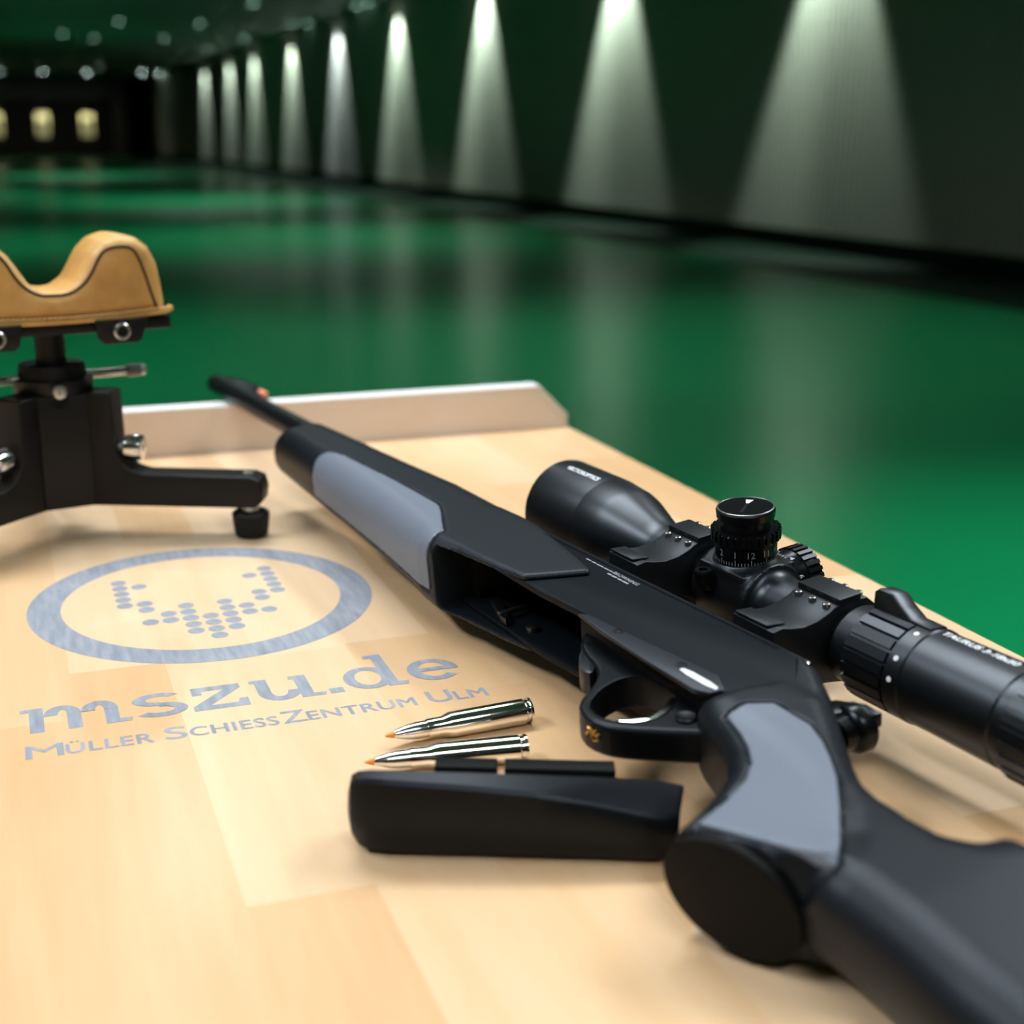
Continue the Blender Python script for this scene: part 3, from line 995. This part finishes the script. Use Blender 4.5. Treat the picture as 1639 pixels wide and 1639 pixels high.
def stock_field(U, V, W):
    db = sd_poly(U, V, butt_o)
    Hb = np.interp(U, [-480, -330, -260, -225, -190, -150, -120], [19.6, 20.4, 20.6, 19.6, 18.2, 17.8, 19.4])
    rb = np.interp(U, [-300, -240, -215, -170, -120], [20.0, 19.0, 14.0, 11.0, 7.0])
    fb = round_ext(db, W, Hb, rb)
    dg = sd_poly(U, V, grip_o)
    s = (U - cap_p[0]) * cap_n[0] + (V - cap_p[1]) * cap_n[1]
    Hg = np.interp(s, [-100, -80, -60, -20, 0], [19.2, 18.0, 18.2, 19.2, 20.2])
    fg = round_ext(dg, W, Hg, 9.0)
    q1 = (U - cap_p[0]) * 0.883 + (V - cap_p[1]) * (-0.47)
    fcap = (np.sqrt((q1 / 24.5) ** 2 + ((W + 0.5 - 0.2 * q1) / 20.4) ** 2) - 1) * 20.0
    fg2 = smax(fg, fcap - np.clip(-s, 0, 60) * 2.2, 2.5)
    fg2 = np.maximum(fg2, s)
    fb = np.maximum(fb, s - np.clip((-U - 214) * 1.2, 0, 400))
    return smin(fb, fg2, 6.0), s


sax = [np.concatenate([np.arange(-486, -245, 2.5), np.arange(-245, -97, 0.8)]), np.arange(-130, 13, 0.9), np.arange(-23.5, 23.6, 0.9)]
(U_, V_, W_), ax = np.meshgrid(*sax, indexing='ij', sparse=True), sax
st, s_ = stock_field(U_, V_, W_)
# front face follows the curved receiver joint
front = sd_poly(U_, V_, [(-60, 30), (-60, -80), (-118, -80), (-121.5, -46), (-124.5, -40), (-129, -20), (-132, -11), (-128, -6), (-114, 7), (-114, 30)])
st = np.maximum(st, -front)
st = np.maximum(st, -478 - U_)
pz = sd_poly(U_, V_, gp)
groove = np.maximum(np.maximum(pz - 1.2, -(st + 1.2)), -(W_ - 2))
st2 = np.maximum(st, -groove)
stock = obj('stock', surface_nets('stock', st2, ax, uvn), 'stock_polymer', rifle)
(U2, V2, W2), ax2 = grid((-236, -114, -2), (-132, -26, 24), 0.8)
f2_, _s = stock_field(U2, V2, W2)
pan = np.maximum(np.maximum(np.maximum(f2_ - 0.3, -(f2_ + 2.2)), sd_poly(U2, V2, gp)), -W2)
pan = np.maximum(pan, _s + 4.0)
obj('grip_panel', surface_nets('grip_panel', pan, ax2, uvn), 'rubber_grey', stock, label='smooth light grey rubber grip panel')
# grip cap: separate plate with a fine joint
bm = bmesh.new()


def capf(q, c, s):
    # q along cap normal, c across, s in w
    return uv(cap_p[0] + cap_n[0] * q + 0.883 * c, cap_p[1] + cap_n[1] * q - 0.47 * c, -0.5 + s + 0.2 * c)


lathe_bm(bm, [(-0.6, 1.0), (3.0, 1.02), (4.0, 0.99), (4.4, 0.94), (4.4, 0.0)], lambda q, c, s: capf(q, c * 23.8, s * 19.9), 56)
obj('grip_cap', finish(bm), 'deep_black', stock, label='black oval grip cap')
obj('butt_pad', prism('butt_pad', [(-478.5, -21), (-494, -24), (-497, -70), (-494, -112), (-478.5, -112)], -18, 18, uv, 0.006, 4), 'rubber_black', stock)

# ---- trigger guard
tg_outer = [(-22, -36), (-24, -40), (-31, -46), (-41, -50.5), (-52, -52.5), (-60, -56), (-66, -62), (-71, -69), (-76, -76), (-82, -80.5), (-91, -82.5), (-100, -80), (-107, -75), (-115, -66.5), (-128.6, -51), (-134, -48), (-134, -36)]
tg_inner = chaikin([(-78, -71), (-73, -63), (-70.5, -53), (-72, -45.5), (-78, -41), (-88, -39.8), (-99, -43), (-105, -50.5), (-108, -60), (-106, -68.5), (-99.5, -74.5), (-91, -77.5), (-83, -76)], 2)
(U2, V2, W2), ax2 = grid((-140, -88, -9), (-15, -30, 9), 0.7)
f2_ = round_ext(sd_poly(U2, V2, chaikin(tg_outer, 1)), W2, 7.4, 2.2)
f2_ = np.maximum(f2_, -sd_poly(U2, V2, tg_inner))
tg = obj('trigger_guard', surface_nets('trigger_guard', f2_, ax2, uvn), 'polymer_smooth', rifle)
obj('guard_floor', prism('guard_floor', [(-20, -30), (-20, -38), (-64, -40), (-120, -40), (-134, -40), (-134, -30)], -13.5, 13.5, uv, 0.001), 'deep_black', tg)
trg = [(-99, -42.5), (-104.5, -50), (-107.6, -60), (-105.6, -68.5), (-99.5, -74.3), (-97.5, -72.6), (-102.8, -67), (-104.2, -60), (-101.2, -52), (-96, -45)]
obj('trigger', prism('trigger', chaikin(trg, 1), -4.0, 7.5, uv, 0.0005), 'chrome', tg, label='bright silver trigger')
bm = bmesh.new()
lathe_bm(bm, [(7.0, 4.3), (8.4, 4.3), (8.9, 3.9), (8.6, 2.6), (8.3, 0.0)], lambda q, c, s: uv(-114.8 + c, -51.2 + s, q), 28)
obj('safety_button', finish(bm), 'gun_steel', tg)
obj('magazine_catch', prism('magazine_catch', chaikin([(-36, -44), (-41, -48), (-51, -51), (-58, -57.5), (-52, -59.5), (-42, -54.5), (-34, -47.5)], 1), -5, 6.2, uv, 0.0006), 'gun_steel', tg)
# small gold deer-head emblem on the outer bow of the guard
e0 = Vector(uv(-94.5, -82.3, 2.0))
ex = (Vector(uv(-100, -80.6, 0)) - Vector(uv(-90, -82.9, 0))).normalized()   # towards the rear
ey = Vector((0, 0, 1))
en = ex.cross(ey)
if en.dot(Vector((0, -1, 0))) < 0:
    en = -en
bm = bmesh.new()
strokes = [[(-2.6, 2.6), (-1.6, 0.6), (0.2, 0.2), (2.0, -0.4), (3.4, -2.0)], [(-2.6, 2.6), (-0.6, 2.2), (0.6, 1.0)], [(-1.6, 0.6), (-3.0, 0.2), (-3.6, -1.2)],
           [(0.2, 0.2), (-0.4, -1.8), (0.6, -3.2)], [(2.0, -0.4), (3.2, 1.0), (4.4, 1.4)], [(0.6, 1.0), (2.2, 2.6)], [(0.6, -3.2), (2.2, -2.4), (3.4, -2.0)]]
for s in strokes:
    tube_bm(bm, [e0 + ex * (a * 0.9 * MM) + ey * (b_ * 0.9 * MM) + en * (0.05 * MM + 0.012 * MM * (a * a)) for a, b_ in s], 0.00042, 6)
obj('emblem', finish(bm), 'gold', tg, label='small gold deer-head emblem')

# ---- cocking knob behind the receiver
kn = obj('cocking_knob', lathe('cocking_knob', [(2, 7.0), (7, 7.5), (8.5, 9.6), (10, 10.4), (14.5, 10.4), (16, 9.4), (16.2, 6)], lambda q, c, s: uv(-142 + c, q, -6 + s), 36), 'scope_gloss', rifle)
obj('cocking_spur', prism('cocking_spur', [(-128, 4), (-130, 13), (-140, 20), (-149, 19.5), (-149, 15), (-141, 12), (-138, 2)], -5, 2, uv, 0.0012), 'scope_gloss', kn)

# ---- telescopic sight
SV, SW = 60.6, -0.8


def sc(u, a, b_):                # lathe mapping round the scope axis
    return uv(u, SV + a, SW + b_)


prof = [(138, 0.0), (138, 23.5), (146, 25.0), (147.6, 26.6), (147.6, 27.6), (146.8, 28.2), (101, 28.2), (100, 27.9), (99, 27.9), (84, 26.6), (78, 25.2), (55, 17.2), (50, 15.6), (46, 15.0), (10, 15.0), (8, 15.0),
        (-60, 15.0), (-92, 15.0), (-93.5, 17.0), (-95, 18.3), (-103, 18.6), (-104, 19.6), (-104.6, 20.0), (-128, 20.0), (-129, 21.6), (-136.5, 21.6), (-137.5, 21.0), (-150, 21.1), (-182, 21.4), (-183, 20.6), (-186, 20.6), (-187, 22.0), (-206, 22.4), (-209, 21.4), (-210, 19.0), (-204, 17.5), (-204, 0.0)]
scope = obj('scope', lathe('scope', prof, sc, 96, 28), 'scope_black', rifle, label='black telescopic sight')
bm = bmesh.new()
lathe_bm(bm, [(138.2, 0.0), (138.2, 23.0), (139.0, 23.2)], sc, 48)
obj('objective_lens', finish(bm), 'scope_gloss', scope)
# turret saddle
(U2, V2, W2), ax2 = grid((-52, -26, -26), (12, 26, 26), 1.0)
cyl = np.sqrt(V2 ** 2 + W2 ** 2) - 15.0
bodyf = np.maximum(np.sqrt(V2 ** 2 + W2 ** 2) - 18.8, np.abs(U2 + 18.5) - 19.0)
box_ = np.maximum(np.maximum(np.abs(V2) - 13.5, np.abs(W2) - 13.5), np.abs(U2 + 18.5) - 13.0) - 3.0
pil = np.maximum(np.sqrt((U2 + 18.2) ** 2 + V2 ** 2) - 14.0, -W2) 
pil = np.maximum(pil, W2 - 18.5)
pv = np.maximum(np.maximum(np.sqrt((U2 + 18.2) ** 2 + W2 ** 2) - 13.0, -V2), V2 - 21)
pd = np.maximum(np.maximum(np.sqrt((U2 + 18.2) ** 2 + V2 ** 2) - 13.0, W2), -W2 - 21)
sad = smin(smin(bodyf, box_, 5.0), smin(pil, smin(pv, pd, 2.0), 2.0), 4.0)
sad = smin(sad, cyl, 7.0)
sad = np.maximum(sad, np.abs(U2 + 20) - 30)
obj('turret_saddle', surface_nets('turret_saddle', sad, ax2, lambda a, b_, c: uvn(a, b_ + SV, c + SW)), 'scope_black', scope)
TU = -18.2


def tur(q, c, s):                # upward turret: axis along w
    return uv(TU + c, SV + s, SW + q)


tb = obj('side_turret', lathe('side_turret', [(16, 14.6), (18.4, 15.0), (27.6, 15.0), (28.2, 15.4), (33.2, 16.4), (33.8, 15.6), (33.8, 12.8), (39.4, 12.8), (39.8, 14.0), (43.4, 14.3), (44.6, 13.6), (44.6, 0)], tur, 64), 'scope_gloss', scope)
bm = bmesh.new()
for k in range(28):
    a = 2 * math.pi * k / 28
    ca, sa = math.cos(a), math.sin(a)
    def tf(x, y, z):
        return tur(z, x * ca - y * sa, x * sa + y * ca)
    vs0 = [bm.verts.new(tf(x, y, z)) for x in (15.2, 16.9) for y in (-1.05, 1.05) for z in (29.0, 34.2)]
    for q in ((0, 1, 3, 2), (4, 6, 7, 5), (0, 4, 5, 1), (2, 3, 7, 6), (0, 2, 6, 4), (1, 5, 7, 3)):
        bm.faces.new([vs0[i] for i in q])
obj('grip_teeth', finish(bm, 'grip_teeth', 0), 'scope_gloss', tb, 'stuff')
bm = bmesh.new()
lathe_bm(bm, [(43.35, 14.25), (44.55, 13.75), (44.75, 13.2), (44.62, 13.0), (43.3, 13.9)], tur, 64)
obj('bright_rim', finish(bm), 'dark_steel', tb)
# index mark on the turret top
mk = [(7.5, 2.0), (2.2, 0.9), (2.2, -0.9), (7.5, -2.0)]
ca, sa = math.cos(math.radians(118)), math.sin(math.radians(118))
obj('index_mark', prism('index_mark', [(4, 0.7), (9.0, 2.0), (9.0, -2.0), (4, -0.7)], 44.65, 44.72, lambda a, b_, c: tur(c, a * 0.6 - b_ * 0.8, a * 0.8 + b_ * 0.6)), 'print_white', tb)
obj('index_slot', prism('index_slot', [(-9, 0.8), (3, 0.5), (3, -0.5), (-9, -0.8)], 44.62, 44.70, lambda a, b_, c: tur(c, a * 0.6 - b_ * 0.8, a * 0.8 + b_ * 0.6)), 'deep_black', tb)
# engraved scale: ticks and figures
bm = bmesh.new()
for k in range(60):
    a = 2 * math.pi * k / 60
    hgt = 3.0 if k % 5 == 0 else 1.7
    pts_ = []
    for da, z in ((-0.012, 18.8), (0.012, 18.8), (0.012, 18.8 + hgt), (-0.012, 18.8 + hgt)):
        pts_.append(bm.verts.new(tur(z, 15.06 * math.cos(a + da), 15.06 * math.sin(a + da))))
    bm.faces.new(pts_)
for k in range(12):
    V, Fc = text_verts(str(k + 1), 1.0, res=2)
    hw = 1.6 * text_aspect(V)
    P = fit_text(V, -hw, hw, 22.8, 26.0)
    a0 = 2 * math.pi * (k * 5 + 40) / 60
    vv = [bm.verts.new(tur(b_, 15.07 * math.cos(a0 - a / 15.0), 15.07 * math.sin(a0 - a / 15.0))) for a, b_ in P]
    vv_ok = vv
    for q in Fc:
        bm.faces.new([vv[i] for i in q])
obj('turret_scale', finish(bm, 'turret_scale', 0), 'print_grey', tb)


def vt(q, c, s):                 # turret along v
    return uv(TU + c, SV + q, SW + s)


et = obj('elevation_turret', lathe('elevation_turret', [(18, 13.0), (20, 13.4), (27, 13.4), (28, 13.9), (36, 13.9), (38, 13.2), (38.4, 0)], vt, 56), 'scope_gloss', scope)
bm = bmesh.new()
for k in range(26):
    a = 2 * math.pi * k / 26
    ca, sa = math.cos(a), math.sin(a)
    vs0 = [bm.verts.new(vt(z, x * ca - y * sa, x * sa + y * ca)) for x in (13.0, 14.9) for y in (-1.0, 1.0) for z in (28.6, 37.4)]
    for q in ((0, 1, 3, 2), (4, 6, 7, 5), (0, 4, 5, 1), (2, 3, 7, 6), (0, 2, 6, 4), (1, 5, 7, 3)):
        bm.faces.new([vs0[i] for i in q])
obj('grip_ribs', finish(bm, 'grip_ribs', 0), 'scope_black', et, 'stuff')
bm = bmesh.new()
for k in range(48):
    a = 2 * math.pi * k / 48
    vs0 = [bm.verts.new(vt(z, 13.46 * math.cos(a + d), 13.46 * math.sin(a + d))) for d, z in ((-.014, 20.6), (.014, 20.6), (.014, 22.4), (-.014, 22.4))]
    bm.faces.new(vs0)
for k in range(8):
    V, Fc = text_verts(str(k * 2), 1.0, res=2)
    hw = 1.4 * text_aspect(V)
    P = fit_text(V, -hw, hw, 23.2, 26.0)
    a0 = 2 * math.pi * k / 8 + 0.4
    vv = [bm.verts.new(vt(b_, 13.46 * math.cos(a0 + a / 13.4), 13.46 * math.sin(a0 + a / 13.4))) for a, b_ in P]
    for q in Fc:
        bm.faces.new([vv[i] for i in q])
obj('turret_scale', finish(bm, 'turret_scale', 0), 'print_white', et)
obj('lower_turret', lathe('lower_turret', [(-18, 12.5), (-32, 12.5), (-33.5, 13.5), (-38.5, 13.5), (-40, 12.5), (-40, 0)], tur, 48), 'scope_gloss', scope)
bm = bmesh.new()
lathe_bm(bm, [(10, 4.8), (19, 4.8), (20.2, 4.0), (20.2, 2.2), (19.0, 2.0)], lambda q, c, s: uv(-12 + c, SV - 19 + s * 1.0 + (q - 10) * -0.25, SW + q - 5), 24)
obj('saddle_cap', finish(bm), 'scope_gloss', scope)
bm = bmesh.new()
for k, (a, b_) in enumerate([(-4, -7), (-7.6, -9), (-9.6, -12.5), (-13.2, -17), (-17.8, -20)]):
    for row, vv_ in enumerate((-17.5, -15.4)):
        aa, bb = a + row * 0.8, b_ + row * 0.5
        wv = lambda d: math.sqrt(max(19.0 ** 2 - d * d, 0))
        vs0 = [bm.verts.new(uv(p, SV + q, SW + wv(q) + .05)) for p, q in ((aa, vv_ - .5), (bb, vv_ - .5), (bb, vv_ + .5), (aa, vv_ + .5))]
        bm.faces.new(vs0)
obj('saddle_print', finish(bm, 'saddle_print', 0), 'print_grey', scope)

# magnification ring: ribs, white dots, throw lever
bm = bmesh.new()
for k in range(22):
    a = 2 * math.pi * k / 22
    ca, sa = math.cos(a), math.sin(a)
    vs0 = [bm.verts.new(sc(z, x * ca - y * sa, x * sa + y * ca)) for x in (19.0, 21.5) for y in (-2.2, 2.2) for z in (-105.2, -127.6)]
    fs_ = []
    for q in ((0, 1, 3, 2), (4, 6, 7, 5), (0, 4, 5, 1), (2, 3, 7, 6), (0, 2, 6, 4), (1, 5, 7, 3)):
        fs_.append(bm.faces.new([vs0[i] for i in q]))
obj('zoom_ring_ribs', finish(bm, 'zoom_ring_ribs', 20), 'scope_black', scope, 'stuff')
dotm = lathe('zoom_dot', [(0.0, 1.25), (0.12, 1.2), (0.14, 0.0)], lambda q, c, s: (c * MM, s * MM, q * MM), 14)
dotm.materials.append(MATS['print_white'])
for a in (52, 82, 106, 143, 168):
    o = obj('zoom_dot', dotm, None, scope)
    ca, sa = math.cos(math.radians(a)), math.sin(math.radians(a))
    nrm = Vector((0, ca, sa))
    mm_ = Matrix.Translation(Vector(sc(-132.8, 21.62 * ca, 21.62 * sa))) @ nrm.to_track_quat('Z', 'Y').to_matrix().to_4x4()
    o.matrix_local = mm_
lev = [(-106, 17), (-103.5, 21.5), (-103, 28.0), (-105, 29.8), (-113, 29.8), (-119, 25.5), (-125, 22.4), (-136, 22.2), (-136, 17)]
ca, sa = math.cos(math.radians(80)), math.sin(math.radians(80))
obj('throw_lever', prism('throw_lever', lev, -5.2, 5.2, lambda a, b_, c: sc(a, b_ * ca - c * sa, b_ * sa + c * ca), 0.0012), 'scope_black', scope)
bm = bmesh.new()
for k in range(24):
    a = 2 * math.pi * k / 24
    ca, sa = math.cos(a), math.sin(a)
    vs0 = [bm.verts.new(sc(z, x * ca - y * sa, x * sa + y * ca)) for x in (21.5, 22.9) for y in (-1.8, 1.8) for z in (-189, -204)]
    for q in ((0, 1, 3, 2), (4, 6, 7, 5), (0, 4, 5, 1), (2, 3, 7, 6), (0, 2, 6, 4), (1, 5, 7, 3)):
        bm.faces.new([vs0[i] for i in q])
obj('diopter_ribs', finish(bm, 'diopter_ribs', 20), 'scope_black', scope, 'stuff')


def wrap_text(name, body, u0, u1, r, a_mid, h, m, parent, bold=0.0):
    V, Fc = text_verts(body, 1.0, bold=bold, spacing=1.0, res=3)
    P = fit_text(V, 0, 1, -0.5, 0.5)
    bm = bmesh.new()
    vv = []
    for a, b_ in P:
        ang = math.radians(a_mid) - b_ * h / r
        vv.append(bm.verts.new(sc(u0 + (u1 - u0) * a, r * math.cos(ang), r * math.sin(ang))))
    for q in Fc:
        bm.faces.new([vv[i] for i in q])
    bmesh.ops.triangulate(bm, faces=bm.faces)
    return obj(name, finish(bm, name, 0), m, parent)


wrap_text('bell_lettering', 'VECTOROPTICS', 135.5, 104.0, 28.26, 97, 3.6, 'print_white', scope, 0.03)
wrap_text('eyepiece_lettering', 'TAURUS 3-18x50', -139.5, -177.0, 21.45, 83, 4.4, 'print_white', scope, 0.03)

# mount rings
sec = [(-46.5, 17.5), (-41, 18.2), (-36, 16.6), (-29, 15.2), (-21, 15.6), (-14, 17.6), (-11, 19.2), (-8.5, 19.6), (-8.5, 22.4), (4.5, 22.4), (4.5, 19.6), (8, 19.2), (12, 15.6),
       (16, 11.2), (19, 5), (19.6, -1), (18.5, -7), (14.5, -13.2), (9, -17.2), (3, -19.2), (-4, -19.2), (-12, -17.2), (-20, -15.6), (-29, -15.2), (-36, -16.6), (-41, -18), (-46.5, -17.5)]
for u0, u1 in ((8, 33), (-91, -64)):
    bm = bmesh.new()
    prism_bm(bm, sec, u0, u1, lambda a, b_, c: uv(c, SV + a, SW + b_), 0.0007)
    rg = obj('mount_ring', finish(bm, 'mount_ring', 30), 'ring_black', scope)
    scr = None
    for row_v, row_w in ((-12.0, 18.9), (7.2, 19.4)):
        for k in range(3):
            uu = u0 + (u1 - u0) * (0.17 + 0.33 * k)
            bm = bmesh.new()
            lathe_bm(bm, [(-1.5, 1.7), (1.3, 1.7), (1.6, 1.3), (1.6, 0.8), (0.8, 0.7)], lambda q, c, s: uv(uu + c, SV + row_v + s, SW + row_w + q), 14)
            obj('ring_screw', finish(bm), 'steel', rg)
    # clamp plate on the rail
    obj('clamp_plate', prism('clamp_plate', [(u0 + 5, -45.9), (u0 + 2, -38), (u1 - 3, -38), (u1 - 1, -45.9)], 18.0, 19.2, lambda a, b_, c: uv(a, SV + b_, SW + c), 0.0005), 'ring_black', rg)
bm = bmesh.new()
lathe_bm(bm, [(0, 2.0), (1.0, 2.0), (1.4, 1.4), (1.4, 0)], lambda q, c, s: uv(-111 + c, 14.0 + s, 9.6 + q), 14)
obj('rail_screw', finish(bm), 'steel', rec)

# ================================================================ MAGAZINE
mag = thing('rifle_magazine', 'detached black magazine with curved floorplate lying before the two cartridges', 'magazine', loc=(0.10573, 0.42844, TH + 0.0004))
mag.rotation_euler = (0, 0, math.atan2(-0.36963, 0.92918))


def mg(l, e, z):
    return (l * MM, e * MM, z * MM)


stn = [(-2.4, 11.0, 24.0, 24.5, 6.0, 13), (-1.2, 6.0, 29.0, 29.6, 3.0, 10), (1.5, 2.5, 31.6, 32.4, 1.2, 8), (6, 0.6, 32.4, 33.2, 0.4, 7.5), (14, 0.0, 32.2, 33.2, 0.0, 7.5), (40, 0.0, 31.0, 32.6, 0.0, 8.5),
       (66, 0.0, 29.0, 31.6, 0.0, 10), (88, 0.0, 25.4, 30.2, 0.0, 12), (106, 0.0, 21.6, 28.8, 0.0, 14), (113.5, 0.0, 19.8, 28.2, 0.0, 14.5)]
bm = bmesh.new()
rings = []
for (l, zb, zr, zt, fr, et) in stn:
    zm = (zb + zr) / 2
    p = [(9 + fr, zb), (4 + fr, zb + 1.0), (1.6 + fr, zb + (zr - zb) * .18), (0.3 + fr, zb + (zr - zb) * .45), (0.3 + fr, zb + (zr - zb) * .72), (1.2 + fr, zr - 1.6), (2.4 + fr, zr), (et + fr * .3, zt), (et + 3, zt - 1.2), (24, 23.0 if l > 5 else min(23.0, zt - 3)), (24, zb)]
    rings.append([bm.verts.new(mg(l, e, z)) for e, z in p])
# right end facet: front pulled back to a corner
end = [(9, 2.0), (5, 3.0), (3.5, 7), (3.5, 10), (4.0, 13), (5.0, 17), (7, 19.5), (15, 25.5), (18, 25), (24, 22), (24, 2)]
rings.append([bm.verts.new(mg(119.5 + min(e, 14) * 0.28, e, z)) for e, z in end])
for A, B in zip(rings[:-1], rings[1:]):
    for k in range(len(A)):
        j = (k + 1) % len(A)
        bm.faces.new((A[k], A[j], B[j], B[k]))
bm.faces.new(rings[0]); bm.faces.new(rings[-1])
fl = obj('floorplate', finish(bm, 'floorplate', 28), 'polymer_smooth', mag)
obj('magazine_box', prism('magazine_box', [(29, 24.2), (53.2, 24.2), (53.2, 33), (29, 33)], 4, 27, lambda a, b_, c: mg(a, b_, c), 0.0006), 'deep_black', mag)
obj('magazine_box', prism('magazine_box', [(56.0, 24.2), (98.5, 24.2), (98.5, 33), (56.0, 33)], 4, 27, lambda a, b_, c: mg(a, b_, c), 0.0006), 'deep_black', mag)
obj('box_spine', prism('box_spine', [(27, 24.2), (100, 24.2), (100, 29), (27, 29)], 5, 22, lambda a, b_, c: mg(a, b_, c), 0.0005), 'gun_steel', mag)

# ================================================================ CARTRIDGES
case_p = [(0.0, 0.0), (0.0, 5.4), (0.3, 6.0), (1.3, 6.0), (1.45, 5.2), (3.0, 5.2), (3.8, 5.97), (39.6, 5.74), (43.4, 4.38), (51.2, 4.36), (51.2, 3.9)]
bul_p = [(50.9, 3.91), (54, 3.9), (57, 3.72), (60, 3.3), (63, 2.65), (66, 1.85), (66.6, 1.6)]
tip_p = [(66.5, 1.55), (68.5, 1.05), (70.2, 0.5), (70.8, 0.0)]
lf = lambda q, c, s: (q * MM, c * MM, s * MM)
cm, bm_, tm = lathe('case', case_p, lf, 48, 30), lathe('bullet', bul_p, lf, 48, 30), lathe('polymer_tip', tip_p, lf, 24, 60)
for (bx, by, tx, ty, lab) in [(0.2135, 0.5197, 0.1447, 0.5156, 'nickel rifle cartridge with orange tip beside the trigger guard, lying in the open'),
                              (0.1978, 0.4842, 0.1290, 0.4937, 'nickel rifle cartridge with orange tip half hidden behind the magazine')]:
    t = thing('rifle_cartridge', lab, 'cartridge', 'cartridges on the bench', loc=(bx, by, TH + 0.0061))
    t.rotation_euler = (0, math.radians(0.35), math.atan2(ty - by, tx - bx))
    obj('case', cm, 'nickel', t)
    obj('bullet', bm_, 'bullet_nickel', t)
    obj('polymer_tip', tm, 'orange_tip', t)
